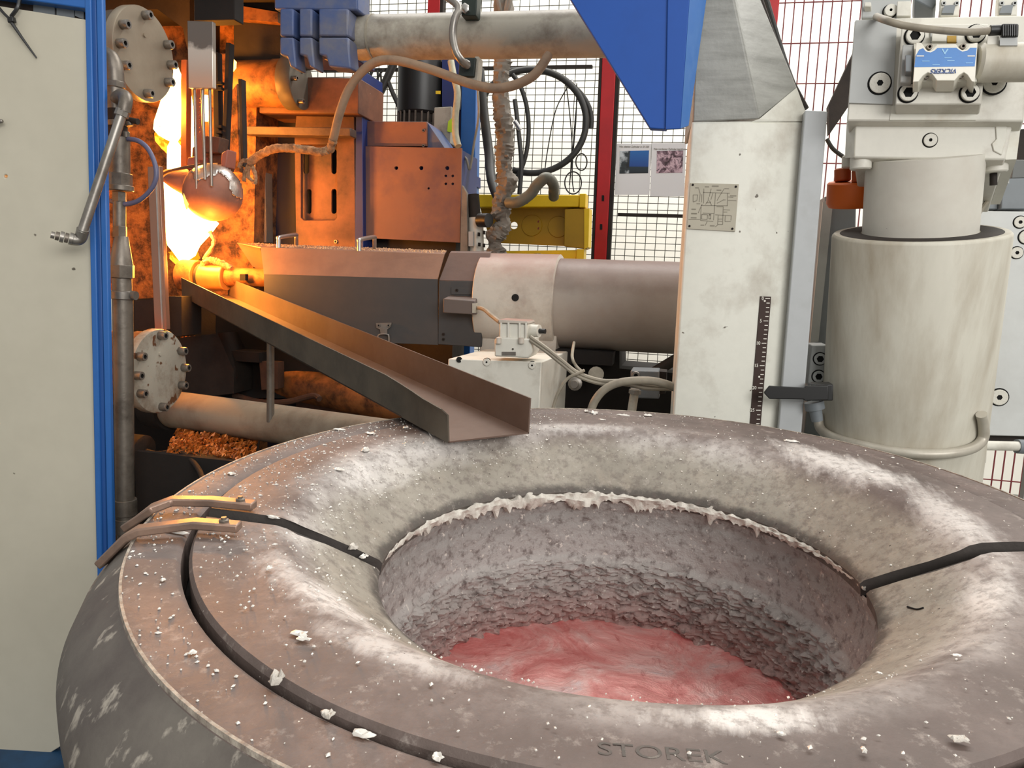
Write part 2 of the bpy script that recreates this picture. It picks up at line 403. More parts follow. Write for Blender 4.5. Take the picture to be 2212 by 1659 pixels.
# notices on the fence --------------------------------------------------
def photo_mat(name, kind):
    t = NT(name); sep = t.n.new('ShaderNodeSeparateXYZ'); t.l.new(t.tc.outputs['Generated'], sep.inputs[0])
    X, Z = sep.outputs[0], sep.outputs[2]
    if kind == 0:
        bl = t.ramp(Z, [(0, (8, 22, 30)), (.28, (14, 40, 52)), (.34, (8, 66, 140)), (1, (22, 98, 170))])
        lf = t.ramp(t.noise(9, 4, .6), [(.42, (12, 14, 16)), (.5, (40, 50, 54)), (.6, (196, 204, 208))])
        t.base(t.mix(t.mask(X, .33, .37), lf, bl))
    else:
        t.base(t.ramp(t.noise(22, 6, .6, None, 1.5), [(.38, (44, 20, 26)), (.48, (120, 92, 104)), (.58, (214, 184, 192)), (.68, (80, 60, 76))]))
    t.pr(.5); return t.m
for (x0, y0, x1, y1, pic, k, lab) in ((1332, 310, 1407, 421, (1339, 326, 1402, 375), 0, 'white paper notice with a blue photograph, left of two on fence'),
                                      (1408, 309, 1482, 424, (1419, 326, 1476, 374), 1, 'white paper notice with a pinkish photograph, right of two on fence')):
    t = T('paper_notice', lab, 'notice', q((x0+x1)/2, y1, FY-.012), 'paper notices on the fence')
    dxx = -4
    plate(MB(), [(x0, y0), (x1, y0), (x1+dxx, y1), (x0+dxx, y1)], FY-.012, .002).build('sheet', PAPER, t)
    plate(MB(), [(pic[0], pic[1]), (pic[2], pic[1]-1), (pic[2]-2, pic[3]-1), (pic[0]-1, pic[3])], FY-.0135, .001).build('photograph', photo_mat('notice_photo', k), t)
    face_text(t, 'Nie oberen Zylinder in Ø 320' if k == 0 else 'Nie vorderen Zylinder berühren', q(1370 if k == 0 else 1448, 317 if k == 0 else 322, FY-.0135), .009, INK, 'caption')

#@@FURNACE
# ================================================================ FURNACE
def furnace_top_mat():
    t = NT('furnace_top'); sep = t.n.new('ShaderNodeSeparateXYZ'); t.l.new(t.tc.outputs['Object'], sep.inputs[0])
    r = t.math('SQRT', t.math('ADD', t.math('MULTIPLY', sep.outputs[0], sep.outputs[0]), t.math('MULTIPLY', sep.outputs[1], sep.outputs[1])))
    n1 = t.noise(5, 8, .65); n2 = t.noise(24, 8, .7); n3 = t.noise(2.2, 4, .5)
    brown = t.mix(t.mask(n1, .38, .68), lin((120, 106, 100)), lin((80, 69, 64)))
    brown = t.mix(t.mask(n2, .45, .72), brown, lin((98, 85, 80)))
    grey = t.mix(t.mask(n1, .4, .7), lin((152, 145, 133)), lin((124, 117, 106)))
    grey = t.mix(t.math('MULTIPLY', t.mask(n2, .5, .75), .6), grey, lin((162, 150, 135)))
    rn = t.math('ADD', r, t.math('MULTIPLY', t.math('SUBTRACT', n1, .5), .05))
    base = t.mix(t.mask(rn, .425, .455), grey, brown)
    # white powder rubbed onto the shoulder of the dish
    pw = t.math('MULTIPLY', t.mask(rn, .405, .45), t.mask(t.math('SUBTRACT', .99, rn), .465, .535))
    st = t.noise(4.5, 6, .62, t.mapping((1, 1, 1), (0, 0, .5)))
    base = t.mix(t.math('MULTIPLY', t.math('MULTIPLY', pw, t.mask(t.math('ADD', t.math('MULTIPLY', st, .6), t.math('MULTIPLY', n3, .4)), .44, .60)), .95), base, lin((224, 218, 212)))
    def blob(cx, cy, an, rx, ry, lo=.25, hi=.8):
        v = t.n.new('ShaderNodeVectorMath'); v.operation = 'SUBTRACT'; t.l.new(t.tc.outputs['Object'], v.inputs[0]); v.inputs[1].default_value = (cx, cy, 0)
        m = t.n.new('ShaderNodeMapping'); m.inputs['Rotation'].default_value = (0, 0, -an); t.l.new(v.outputs[0], m.inputs['Vector'])
        u = t.n.new('ShaderNodeVectorMath'); u.operation = 'MULTIPLY'; t.l.new(m.outputs[0], u.inputs[0]); u.inputs[1].default_value = (1/rx, 1/ry, 0)
        g = t.n.new('ShaderNodeVectorMath'); g.operation = 'LENGTH'; t.l.new(u.outputs[0], g.inputs[0])
        e = t.math('SUBTRACT', 1.15, g.outputs['Value']); strk = t.noise(16, 7, .68, t.mapping((2.2, .5, 1), (0, 0, -an)))
        return t.mask(t.math('ADD', e, t.math('MULTIPLY', t.math('SUBTRACT', strk, .5), 1.6)), lo, hi)
    for (bx, by, an, rx, ry, am) in ((.36, .34, -.85, .20, .06, .85), (.47, .10, -1.45, .16, .05, .6), (-.30, -.345, -.55, .14, .05, .75), (.14, -.47, .28, .09, .03, .9), (.44, -.13, 1.3, .10, .04, .8), (-.12, .46, .25, .16, .03, .4), (-.42, .12, 1.2, .12, .04, .35), (-.18, -.45, -.3, .12, .03, .55)):
        base = t.mix(t.math('MULTIPLY', blob(bx, by, an, rx, ry), am), base, lin((224, 219, 214)))
    # darker scorched streaks on the front and soot by the lip
    for (bx, by, an, rx, ry, am) in ((.05, -.545, .1, .3, .035, .7), (-.36, -.44, -.75, .16, .04, .5), (.38, -.36, .75, .18, .05, .55), (-.5, .16, 1.2, .2, .035, .35)):
        base = t.mix(t.math('MULTIPLY', blob(bx, by, an, rx, ry, .2, 1.0), am), base, lin((92, 78, 72)))
    base = t.mix(t.mask(t.math('SUBTRACT', .73, t.math('ADD', r, t.math('MULTIPLY', t.math('SUBTRACT', n2, .5), .03))), .366, .376), base, lin((78, 72, 66)))
    fine = t.noise(60, 8, .75); base = t.mix(t.math('MULTIPLY', t.mask(fine, .48, .62), .55), base, lin((96, 84, 78)))
    fine2 = t.noise(38, 8, .75, t.mapping((1, 1, 1), (0, 0, 1.0))); base = t.mix(t.math('MULTIPLY', t.mask(fine2, .55, .68), .38), base, lin((190, 180, 170)))
    # fine splatter
    sp = t.noise(150, 2, .5); base = t.mix(t.mask(sp, .735, .76), base, lin((216, 210, 200)))
    sp2 = t.noise(95, 2, .5); base = t.mix(t.mask(sp2, .75, .77), base, lin((70, 60, 56)))
    t.base(base); t.pr(.6, .05)
    t.bump(t.math('ADD', t.noise(70, 6, .65), t.math('MULTIPLY', n2, .6)), .25, .004); return t.m
FTOP = furnace_top_mat()
def shell_mat():
    t = NT('furnace_shell'); n = t.noise(6, 8, .65)
    c = t.mix(t.mask(n, .4, .7), lin((112, 106, 98)), lin((84, 76, 72)))
    sc = t.noise(26, 5, .6, t.mapping((1.4, 1.4, .22), (0, 0, .3))); c = t.mix(t.mask(sc, .60, .68), c, lin((168, 160, 148)))
    t.base(c); t.pr(.6, .1); t.bump(t.noise(50, 6, .6), .2, .004); return t.m
SHELL = shell_mat()
FEDGE = mat('chipped_edge', (176, 166, 152), (120, 108, 98), 60, .4, .6, .6, bump=.3, bscale=90)
DARKEDGE = mat('dark_seam_face', (72, 66, 62), (52, 47, 44), 10, .4, .7, .7, bump=.2)

furn = T('crucible_furnace', 'round grey-brown crucible furnace with dished two-piece lid ring, in the foreground', 'furnace', FC)
furn.matrix_world = FM; ORIG[furn.name] = Vector((0, 0, 0))
def fl(mb, name, m, **k): return mb.build(name, m, furn, local=True, **k)
def lath(prof, a0, a1, n, capped=True, adj=None):
    """closed profile [(r, z)] swept round the furnace axis between two angles; adj bends the ends"""
    full = abs(a1-a0) >= 2*math.pi-1e-6; R = []
    for k in range(n if full else n+1):
        u = k/n; ring = []
        for r, z in prof:
            a = a0+(a1-a0)*u
            if adj: a = adj(r, u)
            ring.append(Vector((r*math.cos(a), r*math.sin(a), z)))
        R.append(ring)
    if full: R.append(R[0])
    mb = MB(); mb.rings(R, True, not full and capped, not full and capped, smooth=False)
    return mb
NS = 160
# shoulder and body
fl(lath([(.652, -.003), (.672, -.020), (.700, -.052), (.716, -.085), (.716, -.11), (.700, -.2), (.68, -.4), (.66, -1.06), (.55, -1.06), (.60, -.03)], 0, 2*math.pi, NS), 'outer_shell', SHELL)
# flat top ring
fl(lath([(.655, -.006), (.651, -.0005), (.596, -.001), (.590, -.005), (.588, -.05), (.64, -.05)], 0, 2*math.pi, NS), 'top_ring', FTOP)
fl(lath([(.6535, -.004), (.6525, .0006), (.6495, .0006), (.6495, -.004)], 0, 2*math.pi, NS), 'ring_edge', FEDGE)
# floor of the slot between ring and lid, crucible seat
fl(lath([(.62, -.055), (.57, -.055), (.39, -.14), (.39, -.17), (.62, -.1)], 0, 2*math.pi, 96), 'lid_seat', SOOT)
# dished lid ring, in two pieces that meet along a crooked seam
def ang(tbl, r):
    tbl = sorted(tbl)
    if r <= tbl[0][0]: return tbl[0][1]
    for (ra, aa), (rb, ab) in zip(tbl, tbl[1:]):
        if r <= rb: return aa+(ab-aa)*(r-ra)/(rb-ra)
    return tbl[-1][1]
D = math.radians
SL = [(.35, D(-168)), (.456, D(-158)), (.581, D(-162))]
SR = [(.35, D(9)), (.44, D(.5)), (.53, D(2.4)), (.581, D(2.8))]
GL, GR = .024, .027
prof_b = [(.581, -.045), (.581, -.002), (.577, .005), (.52, .004), (.478, .001), (.462, -.004), (.45, -.012), (.42, -.036), (.385, -.064), (.353, -.090), (.349, -.096), (.352, -.115), (.40, -.08), (.46, -.045)]
prof_f = [(.581, -.045), (.581, -.004), (.577, .002), (.52, .001), (.482, -.001), (.468, -.005), (.455, -.013), (.42, -.038), (.385, -.066), (.353, -.092), (.349, -.098), (.352, -.115), (.40, -.08), (.46, -.045)]
def adj_b(r, u): return ang(SR, r) + (ang(SL, r)+2*math.pi-ang(SR, r))*u
def adj_f(r, u):
    a0 = ang(SL, r)+GL/r; a1 = ang(SR, r)-GR/r; return a0+(a1-a0)*u
def lidpiece(prof, adj, name):
    n = NS//2; R = []
    for k in range(n+1): R.append([Vector((r*math.cos(adj(r, k/n)), r*math.sin(adj(r, k/n)), z+.0012*noise.noise(Vector((r*9, k*.12, z*9))))) for r, z in prof])
    mb = MB(); mb.rings(R, True, True, True, True)
    for f in (-1, -2): mb.mi[f] = 1
    o = fl(mb, name, [FTOP, DARKEDGE]); 
    o.modifiers.new('edges', 'EDGE_SPLIT').split_angle = .5
    return o
tag(lidpiece(prof_b, adj_b, 'lid_ring_piece'), 'rear half of the dished lid ring')
tag(lidpiece(prof_f, adj_f, 'lid_ring_piece'), 'front half of the dished lid ring')
# crucible wall with crust
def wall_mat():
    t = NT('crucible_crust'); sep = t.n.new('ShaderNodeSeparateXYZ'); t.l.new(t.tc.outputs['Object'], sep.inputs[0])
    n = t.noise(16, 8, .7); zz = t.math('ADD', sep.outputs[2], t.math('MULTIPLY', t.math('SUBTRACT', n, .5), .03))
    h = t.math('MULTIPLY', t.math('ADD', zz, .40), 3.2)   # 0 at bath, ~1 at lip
    c = t.ramp(h, [(.0, (176, 104, 98)), (.14, (170, 134, 128)), (.40, (164, 154, 149)), (.56, (172, 166, 162)), (.82, (148, 144, 140)), (.93, (160, 157, 152)), (1, (200, 196, 188))])  # red glow of the bath is painted into the lowest stops
    d = t.noise(60, 8, .7); c = t.mix(t.mask(d, .5, .7), c, lin((96, 84, 80)))
    c = t.mix(t.mask(t.noise(110, 3, .6), .62, .7), c, lin((206, 198, 190)))
    t.base(c); t.pr(.55, .1); t.bump(t.noise(85, 8, .7), .7, .006); return t.m
R = []; nz = 96; na = 300
for i in range(nz+1):
    z = -.112-(.37-.112)*i/nz; ring = []
    u = i/nz
    for k in range(na):
        a = 2*math.pi*k/na; d = Vector((math.cos(a), math.sin(a), 0))
        p = d*.36+Vector((0, 0, z))
        rough = .004*noise.fractal(p*22, .8, 2.1, 4)
        cr = min(max((u-.44-.05*noise.noise(p*14))/.06, 0), 1)
        lump = .016*cr*(.35+1.2*abs(noise.fractal(Vector((p.x*34, p.y*34, p.z*60)), .7, 2.2, 4)))
        top = .008*max(0, 1-u/.1)*(1+noise.noise(p*60))
        ring.append(d*(.364-.02*u-rough-lump-top)+Vector((0, 0, z+.004*cr*noise.noise(p*45))))
    R.append(ring)
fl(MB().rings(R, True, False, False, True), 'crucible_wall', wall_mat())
# white dross bead hanging below the lip on the far side
bead = MB(); R = []; nb_ = 620
for k in range(nb_+1):
    u = k/nb_; a = D(8)+D(184)*u; env = min(1, 6*min(u, 1-u))*(.55+.45*math.sin(math.pi*min(1, max(0, u*1.1-.1))))
    d = Vector((math.cos(a), math.sin(a), 0)); c = d*.3535+Vector((0, 0, -.101)); ring = []
    big = .5+1.2*max(0, noise.noise(c*16+Vector((5, 0, 0)))+.25)
    dr_ = max(0, noise.noise(c*110))**2*.05+max(0, noise.noise(c*240+Vector((9, 0, 0))))**2*.03
    for j in range(12):
        t_ = 2*math.pi*j/12; w_ = d*math.cos(t_)+Vector((0, 0, 1))*math.sin(t_)
        rr_ = (.0026+.0088*env*big)*(1+1.0*noise.noise(c*70+w_*1.3))
        p = c+w_*rr_-d*.003*env
        if math.sin(t_) < -.4: p.z -= dr_*env*big
        p += Vector((0, 0, -.006*env*big)); ring.append(p)
    R.append(ring)
bead.rings(R, True, True, True, True)
tag(fl(bead, 'dross_bead', CRUSTM), 'knobbly white dross crust under the lid lip', kind='stuff')
for i, pts in enumerate(([(1345, 1020), (1360, 1022), (1378, 1014)], [(1480, 1035), (1510, 1030), (1545, 1042), (1600, 1040)], [(1440, 998), (1470, 1000), (1490, 1008)], [(1755, 1115), (1768, 1124), (1785, 1120), (1800, 1126)], [(1815, 1190), (1850, 1180), (1880, 1166)], [(1600, 1055), (1615, 1075), (1640, 1070), (1700, 1072)], [(1960, 1310), (1980, 1315), (1995, 1312)], [(870, 1005), (885, 1012)], [(1240, 1000), (1255, 1008), (1262, 1002)])):
    P = []
    for (x, y) in pts:
        z = -.02
        for _ in range(8):
            p = floc(x, y, z); z = ang([(.353, -.090), (.385, -.064), (.42, -.036), (.45, -.012), (.478, .001), (.58, .004)], math.hypot(p.x, p.y))
        P.append(p+Vector((0, 0, -.0004)))
    MB().tube(P, .0011, 5, 4, rough=.6).build('crack', BLACKD, furn, local=True)
# raised lettering cast into the front lid piece
def ltext(body, px, py, size):
    o = text_mesh(body, size, 'cast_lettering', FTOP, .0011, sx=1.25); o.parent = furn
    P = floc(px, py, .001); Pr = floc(px+80, py+6, .001); r = (Pr-P).normalized(); u = Vector((0, 0, 1)).cross(r)
    o.matrix_local = Matrix.Translation(P) @ Matrix((r, u, Vector((0, 0, 1)))).transposed().to_4x4()
ltext('STOREK', 1428, 1630, .0215)
# clamp bars bolted to the lid
def clamp(pts, end, label):
    mb = MB(); R = []
    P = [floc(x, y, z)+Vector((0, 0, dz)) for x, y, z, dz in pts]
    for i, p in enumerate(P):
        d = (P[min(i+1, len(P)-1)]-P[max(i-1, 0)]).normalized(); s = Vector((0, 0, 1)).cross(d).normalized(); n = d.cross(s)
        if n.z < 0: n = -n
        wv = .0095; hv = .0055
        R.append([p+s*wv-n*hv, p+s*wv+n*hv, p-s*wv+n*hv, p-s*wv-n*hv])
    mb.rings(R, smooth=False)
    o = fl(mb, 'clamp_bar', CLAMPM, bevel=.0022); tag(o, label)
    c = P[-1]+(P[-2]-P[-1]).normalized()*.02+Vector((0, 0, .004))
    h = MB().lathe(c, (0, 0, 1), [(0, .0068), (.004, .0068), (.005, .005)], 6, smooth=False).build('clamp_nut', IRON, o, local=True)
    MB().lathe(c, (0, 0, 1), [(0, .0035), (.0075, .0035)], 10).build('stud', IRON, o, local=True)
CLAMPM = mat('clamp_steel', (150, 124, 108), (110, 96, 88), 20, .42, .7, .4, .5, bump=.08)
clamp([(272, 1140, -.02, .0), (330, 1098, .012, 0), (372, 1082, .016, 0), (455, 1083, .016, 0), (550, 1092, .014, 0)], None, 'bent steel clamp bar on the rear lid piece')
clamp([(218, 1218, -.035, .0), (275, 1160, .004, 0), (300, 1146, .012, 0), (420, 1131, .016, 0), (518, 1138, .014, 0)], None, 'bent steel clamp bar on the front lid piece')

# molten bath -----------------------------------------------------------
def melt_mat():
    t = NT('molten_metal'); n1 = t.noise(7, 8, .68, None, 1.2); n2 = t.noise(30, 8, .7, None, .8)
    c = t.ramp(n1, [(.30, (176, 104, 100)), (.46, (208, 150, 144)), (.58, (222, 184, 178)), (.72, (206, 196, 198))])
    c = t.mix(t.mask(n2, .55, .75), c, lin((150, 70, 66)))
    t.base(c); t.pr(.32, .35); t.bump(t.math('ADD', n1, t.math('MULTIPLY', n2, .4)), .5, .02)
    e = t.ramp(n1, [(.3, (.105, .012, .012, 1)), (.52, (.060, .008, .008, 1)), (.75, (.012, .003, .003, 1))])
    t.l.new(e, t.b.inputs['Emission Color']); t.b.inputs['Emission Strength'].default_value = 1.0; return t.m
mb = MB(); n = 100; R = []
for i in range(1, 61):
    rr = .352*i/60; ring = []
    for k in range(n):
        a = 2*math.pi*k/n; p = Vector((rr*math.cos(a), rr*math.sin(a), 0))
        z = -.355+.006*noise.fractal(p*13, .8, 2, 4)+.010*max(0, noise.noise(p*5+Vector((3, 1, 0))))*(1-i/75)+.02*math.exp(-((p.x-.10)**2+(p.y+.13)**2)/.004)
        ring.append(Vector((p.x, p.y, z)))
    R.append(ring)
mb.rings(R, True, True, False, True)
melt = mb.build('molten_metal', melt_mat(), local=True); melt.matrix_world = FM
tag(melt, 'glowing pinkish-red molten metal with wrinkled skin inside the crucible', 'molten metal')

# flakes and crumbs on the furnace ---------------------------------------
def lidz(r):
    pr = [(.353, -.090), (.385, -.064), (.42, -.036), (.45, -.012), (.462, -.004), (.478, .001), (.581, .005), (.592, -.001), (.66, -.001)]
    if r < .353: return -.09
    for (a, za), (b, zb) in zip(pr, pr[1:]):
        if r <= b: return za+(zb-za)*(r-a)/(b-a)
    return -.001
def onlid(x, y):
    z = 0.0
    for _ in range(6):
        p = floc(x, y, z); z = lidz(math.hypot(p.x, p.y))
    return Vector((p.x, p.y, z))
def flake_mesh(a, b, ang_, seed, th=.0009):
    """torn foil flake: ragged outline, two folded ridges"""
    rnd = random.Random(seed); n = 14; mb = MB(); R = []
    for (k_, zz_) in ((1.0, 0), (.62, 1), (.25, 0)):
        ring = []
        for k in range(n):
            t_ = 2*math.pi*k/n; rr = k_*(rnd.uniform(.55, 1.12) if k_ == 1 else rnd.uniform(.8, 1.1)); x = a*rr*math.cos(t_); y = b*rr*math.sin(t_)
            ring.append(Vector((x*math.cos(ang_)-y*math.sin(ang_), x*math.sin(ang_)+y*math.cos(ang_), b*(rnd.uniform(0, .35)+zz_*rnd.uniform(.1, .75)))))
        R.append(ring)
    top = R; bot = [[p-Vector((0, 0, th)) for p in r] for r in (R[2], R[1], R[0])]
    return mb.rings(bot[0:0]+[R[2], R[1], R[0]]+[[p-Vector((0, 0, th)) for p in R[0]], [p-Vector((0, 0, th)) for p in R[1]], [p-Vector((0, 0, th)) for p in R[2]]], True, True, True, False)
FLK = [(597, 1474, 15, 13, 'crumpled white metal flake standing in the lid slot at lower left'),
       (708, 1548, 22, 9, 'thin torn metal flake lying in the lid slot right of the crumpled one'),
       (782, 1590, 30, 7, 'long flat metal flake lying along the lid slot near the bottom'),
       (945, 1640, 18, 7, 'curled metal flake on the lid slot at the bottom edge'),
       (648, 1372, 22, 6, 'dull grey flat flake on front lid piece, upper of two'),
       (655, 1383, 19, 5, 'dull grey flat flake on front lid piece, lower of two'),
       (590, 1120, 20, 4, 'white sliver lying in the seam behind the front clamp bar'),
       (765, 1188, 14, 9, 'larger white dross crumb wedged in the left seam'),
       (785, 1208, 10, 6, 'smaller white dross crumb at the inner end of the left seam'),
       (380, 1152, 34, 4, 'long white sliver under the front clamp bar'),
       (1283, 893, 11, 5, 'oval white flake on the far rim beside the chute'),
       (1266, 890, 6, 4, 'small white flake left of the oval one on the far rim'),
       (1345, 899, 18, 3, 'long thin white flake on the far rim'),
       (1400, 899, 10, 4, 'white flake on the far rim nearest the white pillar'),
       (1300, 908, 9, 2, 'flat sliver of metal below the oval flake on the far rim'),
       (1708, 955, 17, 4, 'white flake on the rim in front of the scale ruler'),
       (2073, 1602, 26, 8, 'ragged pale flake on the lid at lower right'),
       (925, 1032, 3, 40, 'long curled metal shaving on the dish below the chute'),
       (877, 1016, 8, 4, 'small white flake beside the curled shaving'),
       (800, 938, 14, 4, 'dark-edged metal flake on the rim left of the chute'),
       (732, 930, 14, 3, 'grey sliver on the rim far left of the chute'),
       (500, 1026, 12, 4, 'white flake on the outer ring behind the rear clamp bar'),
       (416, 1414, 8, 6, 'bright white flake on the outer ring at left'),
       (353, 1256, 6, 4, 'round white flake on the outer ring below the clamp bars'),
       (582, 1230, 7, 5, 'round white flake on the front lid piece near the left seam'),
       (1688, 1589, 12, 4, 'white flake on the front lid piece right of the cast lettering'),
       (1866, 1625, 7, 6, 'small bright flake on the lid at lower right'),
       (2065, 1419, 14, 3, 'thin bright sliver on the right shoulder of the dish'),
       (1900, 1455, 9, 3, 'small white sliver on the inner slope at right'),
       (732, 1017, 16, 4, 'ragged white flake on the shoulder left of the chute'),
       (790, 1035, 9, 8, 'grey white flake on the shoulder left of the curled shaving'),
       (938, 955, 14, 5, 'grey leaf-like flake beside the end of the chute')]
for i, (x, y, a, b, lab) in enumerate(FLK):
    p = onlid(x, y); W = f2w(*p); d = depth(W)
    ra = a*d/F; rb = max(b*d/F*1.9, .0022); an = random.uniform(-.25, .25)
    if b > 30: ra = .0016; rb = b*d/F*1.5; an = .45
    me = flake_mesh(ra, rb if b < 30 else rb, an, i)
    if b > 30:
        for v in me.v: v.z *= .06
    elif b < 12:
        for v in me.v: v.z *= .6
    o = me.build('metal_flake', CRUSTM if a > 12 and b > 7 else CHIPM, local=True)
    zoff = .0018 if p.z > -.002 else .004
    o.matrix_world = FM @ Matrix.Translation(p+Vector((0, 0, zoff)))
    tag(o, lab, 'metal flake', 'loose metal flakes on the furnace lid')
crumbs = MB(); rc = random.Random(3)
for _ in range(2600):
    if rc.random() < .72: a = rc.gauss(D(170), D(38)); rr = rc.uniform(.40, .65)
    else: a = rc.uniform(0, 2*math.pi); rr = rc.uniform(.37, .65)
    if .572 < rr < .600: continue
    an_ = (a+math.pi) % (2*math.pi)-math.pi
    if rr < .6 and (-.09 < an_-ang(SR, rr) < .03 or -.03 < (an_-ang(SL, rr)) < .09): continue
    z = lidz(rr)+.0012; c = Vector((rr*math.cos(a), rr*math.sin(a), z)); s = rc.choice([.0005, .0006, .0007, .0008, .001, .0012, .0016, .0022])
    k1 = rc.uniform(.6, 1.8); an = rc.uniform(0, 3)
    u = Vector((math.cos(an), math.sin(an), 0))*s*k1; v = Vector((-math.sin(an), math.cos(an), 0))*s
    crumbs.add([c+u, c+v, c-u, c-v, c+Vector((0, 0, s*.8)), c-Vector((0, 0, .002))], [(0, 1, 4), (1, 2, 4), (2, 3, 4), (3, 0, 4), (1, 0, 5), (2, 1, 5), (3, 2, 5), (0, 3, 5)])
o = crumbs.build('metal_crumbs', CHIPM, local=True); o.matrix_world = FM
tag(o, 'fine white metal crumbs scattered over the furnace top', 'crumbs', kind='stuff')

#@@CHUTE
# ================================================================ CHUTE
BL = FM @ (floc(968, 957, .006)); BR = FM @ (floc(1143, 937, .006))
wv = BR-BL
best = None
for k in range(200):
    tt = 1.6+k*.01; Pc = CAM+ray(393, 640)*tt; B2 = Pc+wv; d = B2-CAM; z = d.dot(CW); sx_ = 1106+F*d.dot(CR)/z
    if best is None or abs(sx_-494) < best[0]: best = (abs(sx_-494), Pc)
FL = best[1]; FR = FL+wv
hn = rp(BR, 80); up = Vector((0, 0, 1)); side = wv.normalized(); ldir = (FL-BL).normalized()
nrm = side.cross(ldir).normalized()
if nrm.z < 0: nrm = -nrm
ch = T('pouring_chute', 'brown steel U-channel chute sloping from the flame down onto the furnace rim', 'chute', (BL+BR)/2)
th = .003
def slab(a, b, c, d, n): return MB().hexa([a, b, c, d], [p+n for p in (a, b, c, d)])
slab(BL, BR, FR, FL, nrm*th).build('channel_floor', CHUTE, ch)
slab(BR, FR, FR+nrm*hn, BR+nrm*hn, side*(-th)).build('channel_side', CHUTE, ch)
mb = MB(); Ls = [(0, .93, .018), (.035, .95, .016), (.06, .96, .010), (.09, .97, .004), (.13, 1, 0), (1, 1, 0)]
LL = (FL-BL)
inn = [[BL+LL*s, BL+LL*s+nrm*hn*h*.8-side*o_*.2, BL+LL*s+nrm*hn*h-side*o_] for s, h, o_ in Ls]
rings = [[a[0], a[1], a[2], a[2]+side*th, a[1]+side*th, a[0]+side*th] for a in inn]
mb.rings(rings, smooth=False); mb.build('channel_side', CHUTED, ch)
dn = MB().cyl(BL.lerp(FL, .62)+wv*.5-nrm*.001, BL.lerp(FL, .62)+wv*.5-Vector((0, 0, .30)), .012).build('support_rod', IRON, ch)

#@@ENCLOSURE
# ================================================================ ENCLOSURE AT LEFT
PA = D(11); PT = Vector((math.cos(PA), math.sin(PA), 0)); PN = Vector((math.sin(PA), -math.cos(PA), 0)); PO = Vector((-1.5, 1.78, 0))
def qp(x, y, off=0.0):
    d = ray(x, y); o = PO+PN*off; t = (o-CAM).dot(PN)/d.dot(PN); return CAM+d*t
def pplate(pts, off, th, holes=()):
    return MB().prism([[qp(x, y, off) for x, y in pts]]+[[qp(x, y, off) for x, y in h] for h in holes], -PN*th)
b0 = qp(214, 1700); 
enc = T('enclosure_panel', 'off-white machine enclosure panel in a blue frame, at the left edge', 'panel', Vector((b0.x, b0.y, 0)))
pplate([(-70, 2), (184, 42), (214, 1180), (214, 1560), (-120, 1770)], 0, .02, [circ(12, 381, 4), circ(-40, 800, 4)]).build('sheet', WHITEP, enc, .002)
pplate([(-70, -40), (190, -10), (190, 60), (-70, 20)], -.03, .03).build('gap_strip', DARKI, enc)
for k, (xa, xb) in enumerate(((72, 118), (122, 160), (162, 180))):
    pplate([(xa, -20), (xb, -14), (xb, 42), (xa, 34)], -.024, .004).build('spacer', G_DARK, enc)
pplate([(-70, -80), (190, -60), (186, 18), (-70, -18)], .012, .05).build('top_rail', BLUE, enc, .003)
def vstrip(x0, x1, x2, x3, off, th, name, m=BLUE):
    a = pplate([(x0, -70), (x1, -70), (x3, 1215), (x2, 1215)], off, th); a.build(name, m, enc, .003)
vstrip(181, 195, 208, 221, .016, .016, 'post_face')
vstrip(195, 206, 221, 232, .010, .010, 'post_groove', mat('blue_groove', (32, 80, 146), None, rough=.4))
vstrip(206, 220, 232, 245, .016, .016, 'post_face')
pplate([(209, 1210), (245, 1210), (252, 1640), (216, 1640)], .016, .03).build('post_foot', BLUE, enc, .003)
# tie and fitting on the panel
tie = T('cable_tie', 'black cable tie with loose tail on the white panel at top left', 'cable tie', qp(20, 40, .01))
MB().tube([qp(-20, -5, .012), qp(4, 24, .016), qp(20, 40, .018)], .0035, 6).build('loop_strap', BLACKP, tie)
MB().tube([qp(44, -10, .012), qp(38, 16, .020), qp(24, 36, .018)], .0045, 6).build('loop_strap', BLACKP, tie)
plate_ = pplate([(14, 36), (26, 34), (29, 46), (16, 49)], .024, .014).build('lock_head', BLACKP, tie, .002)
MB().tube([qp(22, 44, .018), qp(50, 85, .012), qp(79, 125, .006)], .0042, 6, rf=lambda u: .0046*(1-.6*u)).build('tail', BLACKP, tie)
nip = T('hose_nipple', 'small steel nipple sticking out of the white panel at the left edge', 'nipple', qp(-6, 264, 0))
MB().lathe(qp(-14, 262, .02), CR, [(0, .009), (.012, .009), (.014, .006), (.022, .005), (.024, .0035)], 12).build('nipple_body', STEEL, nip)

#@@PIPES
# ================================================================ VERTICAL WATER PIPE
WY = 1.86
def vp(x, y): return q(x, y, WY)
def seg(t, name, xc0, y0, xc1, y1, r0, r1=None, m=IRON, n=20):
    a, b = vp(xc0, y0), vp(xc1, y1); return MB().cyl(a, b, rp(a, r0), rp(b, r1 or r0), n, smooth=n > 8, bev=.0015).build(name, m, t)
b0 = vp(272, 1120)
wp = T('water_pipe', 'vertical iron water pipe with unions and valve beside the blue post', 'pipe', Vector((b0.x, WY, 0)))
MB().cyl(vp(272, 1120), Vector((vp(276, 1120).x, WY, 0)), rp(vp(270, 1000), 19)).build('pipe', IRON, wp)
seg(wp, 'pipe', 265, 640, 270, 1086, 21, 19)
seg(wp, 'coupling', 270, 1078, 271, 1112, 24); seg(wp, 'coupling', 271, 1118, 271, 1150, 24)
seg(wp, 'pipe', 271, 1100, 272, 1125, 20)
seg(wp, 'clamp_ring', 265, 628, 265, 646, 25, m=STEEL); MB().cyl(vp(280, 637), vp(294, 639), .012).build('clamp_screw', STEEL, wp)
seg(wp, 'union', 263, 600, 264, 630, 20); seg(wp, 'hex_nut', 263, 572, 263, 600, 27, n=6)
